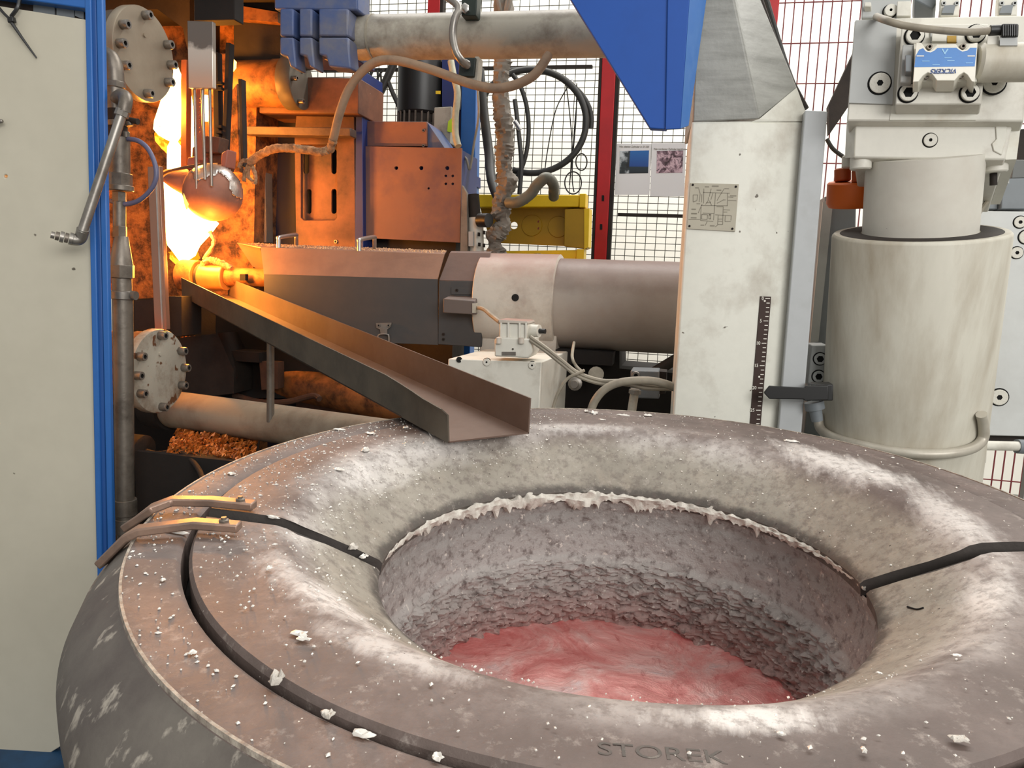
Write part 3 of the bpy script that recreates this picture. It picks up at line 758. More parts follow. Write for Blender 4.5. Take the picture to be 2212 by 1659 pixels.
seg(wp, 'bell', 262, 510, 262, 575, 14, 24)
seg(wp, 'hex_nut', 259, 488, 259, 514, 15, n=6); seg(wp, 'neck', 258, 432, 258, 492, 13)
seg(wp, 'hex_nut', 258, 414, 258, 436, 15, n=6)
seg(wp, 'flange', 260, 400, 260, 412, 27); seg(wp, 'hex_nut', 259, 374, 259, 401, 25, n=8)
seg(wp, 'valve_body', 257, 296, 258, 378, 22); seg(wp, 'valve_body', 252, 236, 255, 300, 20, m=DARKI)
seg(wp, 'collar', 253, 262, 254, 274, 24); seg(wp, 'gland_nut', 279, 262, 281, 272, 7); seg(wp, 'gland_nut', 272, 284, 272, 298, 8)
MB().cyl(vp(276, 259), vp(298, 263), .008).build('drain_screw', DARKI, wp)
seg(wp, 'tee', 248, 186, 250, 242, 18); seg(wp, 'hex_nut', 249, 176, 249, 190, 21, n=8)
MB().tube([vp(248, 180), vp(246, 150), vp(238, 128), vp(222, 118)], .024, 14).build('elbow', IRON, wp)
br = MB().tube([q(250, 214, WY), q(262, 206, WY-.05), q(272, 214, WY-.09), q(267, 242, WY-.10)], .0165, 14).build('elbow', IRON, wp)
lv = T('drain_branch', 'slanted steel branch pipe with threaded end crossing the blue post', 'pipe', vp(176, 510))
A = q(266, 238, WY-.10); B = qp(177, 503, .085)
MB().cyl(A, B, .0122).build('pipe', STEEL, lv); MB().cyl(A, A.lerp(B, .05), .017, n=8, smooth=False).build('hex_nut', STEEL, lv)
MB().tube([A.lerp(B, .97), qp(175, 512, .078), qp(168, 518, .08), qp(156, 517, .085)], .0148, 12).build('elbow', STEEL, lv)
for k in range(5):
    xa = 158-k*10; MB().cyl(qp(xa, 517-k*2, .088+k*.004), qp(xa-8, 515-k*2, .092+k*.004), (.0155, .0125, .0142, .011, .0088)[k], n=12).build('threaded_fitting', (STEEL, IRON)[k % 2], lv)
hs = MB().tube([vp(276, 300), vp(300, 305), vp(322, 325), vp(337, 365), vp(332, 400), vp(305, 430), vp(272, 441), vp(240, 434)], .0065, 10)
tag(hs.build('blue_hose', mat('slate_blue_hose', (92, 92, 118), None, rough=.4)), 'thin slate-blue hose looping beside the iron water pipe', 'hose')

#@@MACHINE LEFT
# ================================================================ FLANGED HYDRAULIC CYLINDERS
def flanged(name, label, x, y, ry, Y, L, body_m, disc_m, bolts, brad, bm, fd=.028, zdown=False, rimr=1.0, body_r=.93, ax=Vector((1, 0, 0))):
    c = q(x, y, Y); r = rp(c, ry)
    t = T(name, label, 'hydraulic cylinder', c-Vector((0, 0, r)), 'flanged cylinders')
    ec = MB().lathe(c, -ax, [(0, r), (.003, r+.002), (fd, r+.002), (fd+.003, r)], 48).build('end_cap', disc_m, t)
    MB().lathe(c-ax*(fd+.002), -ax, [(0, r*body_r), (.05, r*body_r), (.055, r*.9), (L, r*.9)], 40).build('barrel', body_m, t)
    for a in bolts:
        a = D(a); P = c+Vector((0, math.cos(a), math.sin(a)))*r*brad; bolt(ec, P, ax, r*.1, .024, bm)
    MB().cyl(c+Vector((0, 0, r*.42)), c+Vector((0, 0, r*.42))+ax*.004, r*.05, n=12).build('bleed_plug', disc_m, ec)
    return t
BA = (90, 150, 180, 210, 270, 330, 0, 30)
CAPM = mat('end_cap_steel', (158, 146, 128), (128, 112, 94), 3, .42, .75, .42, .45, bump=.05)
CAPW = mat('end_cap_white', (166, 160, 146), (104, 78, 52), 8, .46, .66, .65, bump=.2, spots=((96, 60, 34), 22, .62))
flanged('hydraulic_cylinder', 'steel flanged cylinder end at upper left, beside the metal probe box', 313, 118, 96, 2.12, .8, mat('dark_barrel', (92, 82, 72), (60, 52, 46), 5, .4, .7, .55, .3, bump=.15), CAPM, BA, .84, STEEL)
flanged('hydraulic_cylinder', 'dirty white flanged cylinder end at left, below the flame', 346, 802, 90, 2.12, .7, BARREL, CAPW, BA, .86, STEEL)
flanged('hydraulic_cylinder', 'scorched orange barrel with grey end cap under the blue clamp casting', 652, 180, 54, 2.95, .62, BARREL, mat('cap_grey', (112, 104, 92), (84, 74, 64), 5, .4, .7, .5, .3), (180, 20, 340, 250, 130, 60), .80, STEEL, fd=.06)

# scaled casting station behind the flame ------------------------------------
DY = 3.02
st = T('casting_station', 'scaled dark iron and refractory back wall of the casting station behind the flame', 'machine', Vector((q(390, 600, DY).x, DY, 0)))
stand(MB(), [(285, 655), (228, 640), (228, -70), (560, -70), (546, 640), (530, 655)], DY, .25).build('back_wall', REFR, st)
plate(MB(), [(228, -70), (410, -70), (410, 130), (395, 60), (340, 20), (228, 22)], DY-.2, .2).build('upper_hood', DARKI, st)
plate(MB(), [(418, -170), (506, -170), (506, 42), (418, 46)], 2.5, .06).build('probe_mount', SOOT, st, .004)
plate(MB(), [(505, 45), (605, 50), (605, 135), (505, 132)], DY-.08, .15).build('cross_beam', DARKI, st)
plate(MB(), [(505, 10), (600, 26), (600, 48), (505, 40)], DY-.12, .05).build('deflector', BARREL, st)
plate(MB(), [(505, -60), (605, -60), (605, 24), (505, 8)], DY-.1, .06).build('top_plate', SOOT, st)
for (a, nm, m_) in ((([(458, 112), (470, 112), (474, 310), (462, 312)]), 'guide_bar', SOOT), (([(487, 92), (497, 92), (486, 352), (478, 352)]), 'guide_bar', SOOT),
                    (([(470, 115), (488, 115), (482, 300), (474, 300)]), 'guide_plate', REFR), (([(497, 200), (512, 180), (518, 372), (490, 372)]), 'guide_plate', REFR),
                    (([(391, 128), (404, 128), (402, 372), (390, 372)]), 'guide_bar', mat('hot_bar', (120, 70, 44), (90, 50, 34), 9, rough=.6)),
                    (([(514, 170), (522, 170), (526, 360), (520, 360)]), 'guide_bar', DARKI)):
    plate(MB(), a, 2.72 if nm != 'guide_bar' else 2.66, .03).build(nm, m_, st, .002)
for k, y in enumerate((176, 188, 270, 282)):
    plate(MB(), [(466, y), (478, y), (478, y+6), (466, y+6)], 2.65, .02).build('rack_tooth', SOOT, st)
plate(MB(), [(318, 360), (344, 358), (360, 712), (334, 714)], 2.3, .02).build('steel_channel', mat('channel_steel', (150, 120, 104), None, rough=.35, metal=.6), st, .002)
plate(MB(), [(334, 360), (337, 360), (352, 712), (349, 712)], 2.296, .004).build('channel_lip', STEEL_B, st)
hz0 = q(300, -40, 2.35).z
MB().box((-3.1, 2.28, hz0+.12), (q(600, 0, 2.6).x, 3.4, hz0+.4)).build('overhead_light_blocker', DARKI, st)  # unseen box, added to keep hall light off the casting station
MB().box((-3.1, 2.28, 0), (-2.95, 3.3, hz0+.4)).build('side_light_blocker', DARKI, st)  # unseen wall, added to stop light entering from the left
# dark bed with ledges
bed = T('machine_bed', 'dark sooty machine bed below the flame', 'machine bed', Vector((q(500, 760, 2.9).x, 2.7, 0)))
stand(MB(), [(284, 700), (284, 646), (398, 640), (470, 640), (520, 655), (520, 742)], 2.98, .035).build('rear_block', SOOT, bed)
mbx = MB(); L0 = q(284, 720, 2.98); L1 = q(620, 735, 2.98)
mbx.box((L0.x, 2.76, L0.z-.06), (L1.x, 2.99, L0.z-.02)); mbx.build('ledge', DARKI, bed)
plate(MB(), [(466, 660), (600, 690), (720, 770), (720, 860), (530, 860), (466, 800)], 2.86, .18).build('side_block', SOOT, bed)
plate(MB(), [(358, 640), (392, 640), (392, 725), (360, 730)], 2.5, .12).build('post_block', SOOT, bed)
plate(MB(), [(290, 650), (340, 645), (345, 712), (290, 712)], 2.45, .12).build('post_block', DARKI, bed)
plate(MB(), [(300, 740), (470, 720), (505, 800), (505, 850), (400, 862), (300, 870)], 2.72, .3).build('web_plate', DARKI, bed)
MB().box((L0.x-.3, 2.3, .0), (q(690, 900, 2.5).x, 2.9, .32)).build('sump', SOOT, bed)
mbx = MB(); 
mbx.box((q(250, 900, 3.2).x, 3.15, 0), (q(520, 900, 3.2).x, 3.25, 1.0)); mbx.build('rear_shield', SOOT, bed)
SHAVLIT = mat('firelit_shavings', (206, 118, 44), (118, 54, 18), 40, .4, .65, .45, .3)  # orange firelight is painted into the base colour of the shavings
def shavings(name, label, corners, Y0, Y1, n, seed, s=(.006, .016), hump=.02):
    rnd = random.Random(seed); mb = MB(); 
    for _ in range(n):
        u, v = rnd.random(), rnd.random()
        a = corners[0].lerp(corners[1], u); b = corners[3].lerp(corners[2], u); c = a.lerp(b, v)+Vector((0, 0, rnd.uniform(0, hump)*(1-abs(2*u-1))))
        sz = rnd.uniform(*s); ax = Vector((rnd.gauss(0, 1), rnd.gauss(0, 1), rnd.gauss(0, .6))).normalized(); e = ax.orthogonal().normalized(); g = ax.cross(e)
        mb.add([c+e*sz, c+g*sz*.6+ax*sz*.3, c-e*sz*.8, c-g*sz*.6+ax*sz*.25], [(0, 1, 2), (0, 2, 3)])
    return tag(mb.build(name, SHAVLIT), label, 'metal shavings', kind='stuff')
c4 = [q(385, 745, 2.55), q(470, 735, 2.6), q(470, 690, 2.95), q(360, 690, 2.95)]
zz = L0.z-.018
c4 = [Vector((q(385, 745, 2.8).x, 2.77, zz)), Vector((q(480, 735, 2.8).x, 2.77, zz)), Vector((q(470, 700, 2.95).x, 2.97, zz)), Vector((q(350, 700, 2.95).x, 2.97, zz))]
shavings('metal_shavings', 'heap of metal shavings tinted firelight-orange on the ledge under the flame', c4, 0, 0, 900, 5, (.004, .010), .03)
# tray with shavings, lower
ty = T('shavings_tray', 'dark steel tray under the lower pipe holding bright shavings', 'tray', Vector((q(480, 990, 2.3).x, 2.3, .33)))
TZ = q(485, 985, 2.12).z
ta = [Vector((q(405, 975, 2.15).x, 2.05, TZ)), Vector((q(585, 985, 2.15).x, 2.05, TZ)), Vector((q(565, 940, 2.6).x, 2.6, TZ)), Vector((q(395, 935, 2.6).x, 2.6, TZ))]
MB().hexa([p-Vector((0, 0, .03)) for p in ta], ta).build('tray_floor', DARKI, ty)
MB().hexa([p+Vector((0, 0, -.2)) for p in (ta[0]-Vector((.1, .02, 0)), ta[1]+Vector((.05, -.02, 0)), ta[1]+Vector((.05, 0, 0)), ta[0]-Vector((.1, 0, 0)))], [p+Vector((0, 0, .012)) for p in (ta[0]-Vector((.1, .02, 0)), ta[1]+Vector((.05, -.02, 0)), ta[1]+Vector((.05, 0, 0)), ta[0]-Vector((.1, 0, 0)))]).build('tray_front', SOOT, ty)
shavings('metal_shavings', 'heap of shavings tinted bright firelight-orange in the tray beside the furnace rim', [p+Vector((0, 0, .012)) for p in ta], 0, 0, 1500, 9, (.006, .014), .02)
# lower tie pipes
tb = T('tie_pipe', 'dirty grey pipe running from the lower cylinder behind the furnace rim', 'pipe', q(600, 940, 2.3))
A = q(372, 884, 2.42); B = q(1010, 973, 2.05)
MB().lathe(A, B-A, [(0, rp(A, 38)), (.01, rp(A, 40)), ((B-A).length, rp(B, 45))], 32).build('pipe_body', mat('tie_pipe_paint', (166, 152, 132), (110, 88, 70), 4, .45, .72, .5, bump=.12), tb)
MB().cyl(A, A-(B-A)*.08, rp(A, 46)).build('collar', DARKI, tb)
tc = T('tie_pipe', 'rusty scaled pipe behind the chute, above the grey pipe', 'pipe', q(650, 840, 2.9))
A = q(500, 800, 3.0); B = q(1030, 912, 2.66)
MB().lathe(A, B-A, [(0, rp(A, 34)), ((B-A).length, rp(B, 42))], 28).build('pipe_body', BARREL, tc)
plate(MB(), [(560, 780), (600, 783), (600, 840), (565, 842)], 2.78, .05).build('bracket', REFRD, tc)
# hose and curved tray strip below
tag(MB().tube([q(318, 975, 2.2), q(340, 980, 2.16), q(375, 976, 2.1), q(405, 985, 2.05), q(430, 1015, 2.0), q(440, 1045, 1.95), q(436, 1080, 1.9)], .0085, 10).build('braided_hose', DARKI), 'short dark hose bending down beside the furnace at left', 'hose')
tag(MB().lathe(q(285, 975, 2.25), (1, 0, 0), [(0, .06), (.05, .06), (.055, .05)], 24).build('round_cap', DARKI), 'round sooty cap low at left behind the iron pipe', 'cap')
tag(MB().tube([q(505, 853, 2.8), q(560, 868, 2.78), q(620, 868, 2.76), q(675, 855, 2.74), q(690, 862, 2.72)], .012, 8, sub=5).build('bent_strip', REFRD), 'bent rusty strip lying between the two pipes', 'strip')
# things seen through the gap: white cabinet foot, blue base
gp = T('blue_pedestal', 'blue machine pedestal seen low between the pipes and the chute', 'pedestal', q(770, 905, 3.3))
plate(MB(), [(745, 885), (840, 890), (850, 940), (730, 930)], 3.3, .2).build('foot', BLUED, gp)
plate(MB(), [(803, 845), (812, 845), (806, 905), (797, 905)], 3.28, .02).build('rod', STEEL_B, gp)
plate(MB(), [(770, 850), (800, 850), (800, 880), (765, 882)], 3.35, .1).build('web', BLUE, gp)

# flame ------------------------------------------------------------------
FLW = glow('flame_core', (1, .62, .22), 11, (1, .34, .02), 1.7, 26, .62, .74)
FLO = glow('flame_edge', (1, .30, .01), 1.5, (1, .50, .03), 2.4, 20, .45, .55)
def flame_rows(rows, Y, dk=.55, wob=0.0):
    R = []; seed = random.random()*20
    for (y, xl, xr) in rows:
        c = q((xl+xr)/2, y, Y); rr = max(rp(c, (xr-xl)/2), .002)
        ring = []
        for k in range(20):
            a = 2*math.pi*k/20; j = 1+wob*noise.noise(Vector((math.cos(a)*2+seed, math.sin(a)*2, y*.03)))
            ring.append(c+(CR*math.cos(a)+CW*math.sin(a)*dk)*rr*j)
        R.append(ring)
    out = []
    for i in range(len(R)-1):
        for s in range(3):
            t_ = s/3; out.append([p.lerp(p2, t_) for p, p2 in zip(R[i], R[i+1])])
    out.append(R[-1]); return MB().rings(out)
fl_ = T('flame', 'white-hot flame leaping up behind the round ladle', 'flame', q(395, 565, 2.74))
flame_rows([(138, 376, 382), (160, 367, 391), (200, 352, 391), (235, 342, 391), (262, 334, 391), (280, 336, 391), (292, 344, 389), (300, 356, 386), (305, 366, 384)], 2.76, .5, .25).build('flame_tongue', FLW, fl_)
flame_rows([(306, 368, 384), (316, 363, 392), (340, 362, 394), (370, 360, 394), (395, 352, 384), (430, 350, 398), (460, 352, 440), (482, 354, 474), (505, 357, 452), (530, 364, 432), (552, 376, 420), (564, 388, 404)], 2.74, .5, .25).build('flame_tongue', FLW, fl_)
flame_rows([(203, 408, 413), (240, 405, 419), (280, 404, 421), (315, 407, 422), (338, 413, 420)], 2.78, .6, .2).build('flame_tongue', FLW, fl_)
flame_rows([(206, 440, 450), (235, 439, 451), (262, 442, 450)], 2.8, .6, .2).build('flame_tongue', FLW, fl_)
flame_rows([(282, 336, 350), (290, 334, 392), (305, 336, 396), (322, 350, 396), (332, 362, 380)], 2.80, .4, .5).build('flame_fringe', FLO, fl_)
flame_rows([(545, 366, 428), (558, 372, 430), (572, 384, 412), (580, 390, 400)], 2.76, .4, .5).build('flame_fringe', FLO, fl_)
flame_rows([(124, 497, 501), (134, 494, 511), (146, 495, 510), (154, 500, 505)], 2.84, .5, .3).build('flame_tongue', glow('flame_spot', (1, .6, .12), 6), fl_)
def plamp(name, P, power, r=.06, c=(1, .34, .035)):
    l = bpy.data.lights.new(name, 'POINT'); l.energy = power; l.shadow_soft_size = r; l.color = c
    o = bpy.data.objects.new(name, l); col.objects.link(o); o.location = P; return o
plamp('flame_light_upper', q(362, 232, 2.655), 46)
plamp('flame_light_lower', q(410, 505, 2.65), 34)
plamp('flame_light_side', q(440, 572, 2.5), 17, .03)

# ladle ball and probe ------------------------------------------------------
BALLM = NT('ladle_clay'); n = BALLM.noise(10, 6, .6)
BALLM.base(BALLM.mix(BALLM.mask(n, .4, .7), lin((150, 104, 84)), lin((124, 86, 72)))); BALLM.pr(.6, .1); BALLM.bump(BALLM.noise(60, 5, .6), .15, .004); BALLM = BALLM.m
LY = 2.56
lc = q(460, 416, LY); lr = rp(lc, 62)
ld = T('pouring_ladle', 'round clay-coloured ladle hanging in front of the flame, splashed with bright metal', 'ladle', lc-Vector((0, 0, lr)))
MB().sphere(lc, lr, 32, 20, (1, 1, .98)).build('bowl', BALLM, ld)
sp_ = MB(); R = []
for (x, y, r_) in ((450, 405, 50), (420, 400, 42), (392, 394, 34), (366, 386, 24), (350, 382, 12)):
    c = q(x, y, LY+.03); rr = rp(c, r_); R.append([c+CU*math.cos(2*math.pi*k/20)*rr*.85+CW*math.sin(2*math.pi*k/20)*rr*.6+CR*math.cos(2*math.pi*k/20)*rr*-.2 for k in range(20)])
sp_.rings(R).build('spout', BALLM, ld)
MB().tube([q(344, 386, LY-.03), q(362, 372, LY-.05), q(400, 362, LY-.06), q(446, 354, LY-.05)], .006, 8).build('spout_rim', REFRD, ld)
# bright splash: shell patch just proud of the bowl
sv = MB(); G = {}
for i in range(0, 40):
    for j in range(0, 26):
        x = 412+i*2.9; y = 352+j*3.4
        G[i, j] = (x, y)
def ballpt(x, y, rr):
    d = ray(x, y).normalized(); oc = CAM-lc; b = oc.dot(d); c_ = oc.dot(oc)-rr*rr; disc = b*b-c_
    return CAM+d*(-b-math.sqrt(disc)) if disc > 0 else None
for (i, j), (x, y) in G.items():
    if (i+1, j+1) not in G: continue
    mx, my = x+1.4, y+1.7
    nn = noise.noise(Vector((mx*.035, my*.035, 2)))*26
    lim = 386+nn if mx < 470 else 372+ (mx-470)*1.25+nn
    low = 0 if mx < 478 else 352+(mx-478)*.55
    if low < my < min(lim, 432):
        ps = [ballpt(*G[k], lr+.003) for k in ((i, j), (i+1, j), (i+1, j+1), (i, j+1))]
        if all(ps): sv.add(ps, [(0, 1, 2, 3)], True)
so = sv.build('metal_splash', mat('splash_aluminium', (214, 208, 200), (170, 162, 156), 25, .4, .7, .3, .8, bump=.3, bscale=60), ld)
so.modifiers.new('thick', 'SOLIDIFY').thickness = .0025
dr = flame_rows([(395, 402, 405), (410, 398, 407), (425, 396, 408), (440, 398, 408), (452, 402, 405)], LY-.08, .5, .1)
dr.build('glowing_drip', glow('drip', (1, .55, .08), 3), ld)
pb = T('level_probe', 'bright metal probe box with three thin rods above the ladle', 'probe', q(432, 190, 2.5))
PBX = NT('probe_box'); n = PBX.noise(9, 6, .6); s_ = PBX.n.new('ShaderNodeSeparateXYZ'); PBX.l.new(PBX.tc.outputs['Object'], s_.inputs[0])
PBX.base(PBX.mix(PBX.mask(PBX.math('ADD', PBX.math('MULTIPLY', s_.outputs[2], 3.0), PBX.math('MULTIPLY', PBX.math('SUBTRACT', n, .5), .35)), .32, .36), lin((214, 206, 196)), lin((120, 112, 106)))); PBX.pr(.35, .7)
plate(MB(), [(404, 44), (459, 46), (460, 190), (407, 190)], 2.44, .02).build('housing', PBX.m, pb, .002)
for (xa, ya, xb, yb) in ((420, 190, 425, 408), (437, 190, 443, 388), (453, 190, 457, 402)):
    MB().cyl(q(xa, ya, 2.46), q(xb, yb, 2.46), .0052, n=10).build('rod', STEEL, pb)
plate(MB(), [(424, 190), (440, 190), (441, 345), (423, 345)], 2.50, .004, [circ(431, y, 1.8, 8) for y in range(212, 290, 9)]).build('perforated_strip', mat('strip_rust', (150, 92, 72), None, rough=.6), pb)
hb = T('ladle_yoke', 'reddish iron yoke blocks holding the ladle from above', 'yoke', q(455, 360, 2.6))
for pts, Yk in (([(415, 318), (455, 300), (490, 330), (486, 368), (412, 366)], 2.62), ([(440, 292), (476, 296), (470, 330), (442, 330)], 2.58), ([(405, 340), (430, 335), (432, 364), (402, 366)], 2.56), ([(478, 330), (492, 322), (488, 362), (476, 362)], 2.55)):
    plate(MB(), pts, Yk, .06).build('yoke_block', REFRD if Yk > 2.57 else mat('yoke_clay', (150, 92, 76), None, rough=.6, bump=.2), hb, .004)

#@@MIDDLE
# ================================================================ COLUMN, CONTROL BOX, CLAMP, TIE BAR
CY = 3.06
cl = T('machine_column', 'tall dusty machine column plate glowing orange right of the flame', 'machine column', Vector((q(660, 520, CY).x, CY, 0)))
win = [(650, 312), (728, 312), (728, 470), (722, 476), (656, 476), (650, 470)]
L = [q(x, y, CY) for x, y in ((640, 560), (636, 300), (640, 245), (765, 245), (768, 560))]
stand_pts = [Vector((L[0].x, CY, 0))]+L+[Vector((L[-1].x, CY, 0))]
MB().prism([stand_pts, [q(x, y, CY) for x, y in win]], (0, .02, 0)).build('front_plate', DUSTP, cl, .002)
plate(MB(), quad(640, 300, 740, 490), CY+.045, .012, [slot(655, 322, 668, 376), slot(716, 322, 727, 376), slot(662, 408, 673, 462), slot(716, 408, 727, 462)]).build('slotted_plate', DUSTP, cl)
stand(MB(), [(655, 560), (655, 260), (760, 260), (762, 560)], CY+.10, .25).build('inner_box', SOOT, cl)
stand(MB(), [(535, 560), (535, 250), (640, 250), (644, 560)], CY+.14, .2).build('side_panel', mat('shadowed_navy', (22, 22, 46), (34, 24, 26), 5, rough=.7), cl)  # navy darkened so the colour holds the shadow left of the column
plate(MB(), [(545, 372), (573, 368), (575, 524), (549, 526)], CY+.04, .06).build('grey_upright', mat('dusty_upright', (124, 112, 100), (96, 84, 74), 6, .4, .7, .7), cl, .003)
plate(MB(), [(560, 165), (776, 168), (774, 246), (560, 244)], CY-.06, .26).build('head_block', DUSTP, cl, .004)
plate(MB(), [(525, 272), (757, 276), (757, 294), (525, 290)], CY-.08, .06).build('shelf_bar', mat('shelf_bar', (104, 84, 72), (70, 56, 50), 12, .4, .7, .6, .3, bump=.3), cl, .003)
stand(MB(), [(766, 560), (769, 150), (782, 150), (785, 560)], CY+.0, .22).build('blue_edge', BLUED, cl, .002)
bolt(cl, q(726, 522, CY), YN, .008, .006)
cbx = T('control_box', 'dusty blue sheet-metal box stack lit orange, left of the blue post', 'box', Vector((q(900, 525, 2.98).x, 3.0, 0)))
BY = 3.09
holes = [circ(856, 363, 4, 12), circ(910, 363, 4.5, 12), circ(966, 363, 4.5, 12), circ(963, 380, 3, 10), circ(978, 380, 3, 10), circ(963, 397, 3, 10), circ(978, 397, 3, 10), circ(926, 407, 2.5, 10)]
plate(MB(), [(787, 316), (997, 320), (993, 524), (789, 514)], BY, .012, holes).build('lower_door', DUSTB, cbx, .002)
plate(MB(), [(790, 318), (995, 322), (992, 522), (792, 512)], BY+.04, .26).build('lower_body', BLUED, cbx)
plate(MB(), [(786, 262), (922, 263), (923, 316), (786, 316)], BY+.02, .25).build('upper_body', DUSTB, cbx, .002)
mbx = MB(); a = [q(922, 263, BY+.03), q(962, 322, BY+.03), q(922, 322, BY+.03)]; mbx.prism([a], (0, .2, 0)); mbx.build('sloping_side', BLUEW, cbx)
for y in (282, 315): bolt(cbx, q(915, y, BY+.02), YN, .006, .005)
stand(MB(), [(800, 515), (800, 500), (985, 505), (985, 515)], BY+.08, .18).build('pedestal', DARKI, cbx)
plate(MB(), [(788, 318), (806, 318), (806, 372), (788, 370)], BY+.005, .03).build('shadow_strip', BLUED, cbx)  # navy strip painted in for the column's shadow on the door

# blue clamp casting over the tie bar
TY = 2.5
bc = T('clamp_casting', 'worn blue ribbed clamp casting gripping the left end of the upper bar', 'clamp', q(690, 150, TY))
plate(MB(), [(592, -130), (772, -130), (772, 22), (592, 20)], TY-.1, .1).build('cap_block', BLUEW, bc, .006)
for (xa, xb) in ((604, 634), (646, 674), (688, 752)):
    plate(MB(), [(xa, 18), (xb, 18), (xb, 78), (xa, 78)], TY-.12, .07).build('upper_rib', BLUEW, bc, .006)
    plate(MB(), [(xa, 80), (xb, 80), (xb+6, 148), (xa+22, 144), (xa+16, 122), (xa, 118)], TY-.12, .07).build('lower_rib', BLUEW, bc, .006)
plate(MB(), [(606, 18), (760, 20), (758, 120), (608, 116)], TY-.06, .2).build('core_block', BLUED, bc, .004)
A = q(722, 83, TY); B = q(1330, 72, TY-.02)
tbr = T('tie_bar', 'thick horizontal steel bar across the top, from the blue clamp to the blue guard', 'bar', A-Vector((0, 0, rp(A, 46))))
MB().lathe(A-(B-A)*.06, B-A, [(0, rp(A, 40)), (.03, rp(A, 45)), ((B-A).length*1.15, rp(B, 49))], 40).build('bar', TUBE, tbr)
Cb = A.lerp(B, .15); MB().lathe(Cb, B-A, [(0, rp(A, 46.6)), (.006, rp(A, 46.6))], 40).build('cable_tie_band', HOSEG, tbr)
# crusty hose hanging from bar
hz = T('crusted_hose', 'tan hose sagging under the bar, crusted and glowing orange at its left end', 'hose', q(545, 345, 2.62))
H = [(1185, 118, 2.42), (1150, 165, 2.38), (1085, 190, 2.36), (1020, 182, 2.36), (930, 150, 2.38), (850, 130, 2.4), (800, 140, 2.42), (758, 185, 2.44), (735, 240, 2.46), (720, 300, 2.5)]
MB().tube([q(*p) for p in H], .0145, 12, 8).build('hose_run', HOSE, hz)
H2 = [(720, 300, 2.5), (712, 322, 2.52), (690, 328, 2.52), (650, 322, 2.54), (600, 320, 2.56), (565, 332, 2.58), (540, 352, 2.6)]
MB().tube([q(*p) for p in H2], .0145, 12, 10, rough=.35).build('crusted_run', mat('crust_tan', (176, 138, 100), (120, 86, 60), 40, .4, .6, .8, bump=.8, bscale=120), hz)
for pts in ([(540, 352), (530, 372), (528, 392)], [(540, 352), (536, 380), (548, 395)], [(536, 345), (522, 350), (516, 362)], [(545, 360), (552, 380), (550, 398)]):
    MB().tube([q(x, y, 2.6) for x, y in pts], .007, 6, 5, rough=.6).build('crust_drip', MATS['crust_tan'], hz)
tag(MB().tube([q(960, -10, 2.36), q(985, 8, 2.34), q(990, 22, 2.33), q(982, 42, 2.32), q(978, 75, 2.32), q(984, 110, 2.32), q(996, 130, 2.33), q(1010, 142, 2.36)], .0115, 12, 8).build('bent_pipe', STEEL), 'bright bent pipe curving round the front of the upper bar', 'pipe')
gb = T('manifold_block', 'dark green manifold blocks above and below the upper bar', 'block', q(1013, 165, 2.42))
plate(MB(), [(997, -20), (1032, -20), (1028, 34), (996, 34)], 2.38, .05).build('upper_block', GREENB, gb, .003)
plate(MB(), [(992, 124), (1028, 124), (1024, 166), (990, 165)], 2.38, .05).build('lower_block', GREENB, gb, .003)
plate(MB(), [(1026, 122), (1034, 122), (1030, 178), (1022, 178)], 2.39, .05).build('backing', TUBE, gb)
plate(MB(), [(996, 166), (1024, 167), (1024, 176), (996, 174)], 2.39, .05).build('foot_plate', TUBE, gb)
for (x, y) in ((1006, 20), (1008, 140)):
    MB().lathe(q(x, y, 2.38), (0, -1, 0), [(0, .015), (.012, .015), (.014, .011)], 6, smooth=False).build('fitting', STEEL_B, gb)
# blue post, motor
PY = 3.47
bp = T('blue_post', 'upright blue post behind the control box', 'post', Vector((q(1010, 420, PY).x, PY, 0)))
stand(MB(), [(990, 560), (998, 130), (1030, 130), (1022, 560)], PY, .08).build('post_tube', BLUE, bp, .003)
plate(MB(), [(996, 376), (1026, 378), (1026, 402), (996, 400)], PY-.02, .1).build('clamp_collar', BLUED, bp, .002)
stand(MB(), [(950, 560), (955, 130), (998, 130), (994, 560)], PY+.06, .1).build('rear_tube', BLUED, bp)
mt = T('electric_motor', 'black round electric motor hanging above the control box', 'motor', q(910, 225, 3.5))
MB().lathe(q(912, 128, 3.5), Vector((0, 0, -1)), [(0, .055), (.02, .108), (.24, .108), (.25, .098)], 32).build('fan_cowl', BLACKP, mt)
for k in range(22):
    a = 2*math.pi*k/22; c = q(908, 228, 3.5); MB().box((c.x+.1*math.cos(a)-.004, c.y+.1*math.sin(a)-.004, c.z-.11), (c.x+.1*math.cos(a)+.004, c.y+.1*math.sin(a)+.004, c.z+.02)).build('fin', IRON, mt)
MB().cyl(q(908, 224, 3.5), q(908, 270, 3.5), .092).build('stator', DARKI, mt)
plate(MB(), [(938, 232), (976, 230), (972, 310), (936, 308)], 3.32, .1).build('terminal_box', TUBE, mt, .003)
plate(MB(), [(941, 196), (951, 196), (951, 203), (941, 203)], 3.37, .004).build('yellow_label', LBLY, mt)
plate(MB(), [(968, 262), (978, 254), (976, 286), (966, 284)], 3.315, .004).build('warning_label', LBLG, mt)
plate(MB(), [(955, 125), (992, 125), (985, 230), (955, 230)], 3.45, .08).build('bracket', BLUED, mt)
tag(MB().tube([q(974, 132, 3.1), q(980, 165, 3.08), q(988, 200, 3.06), q(984, 250, 3.04), q(984, 290, 3.02), q(990, 316, 3.0)], .0135, 10, 8).build('white_hose', mat('pale_hose', (178, 174, 150), (150, 144, 124), 20, .45, .7, .5)), 'pale hose hanging down beside the motor', 'hose')
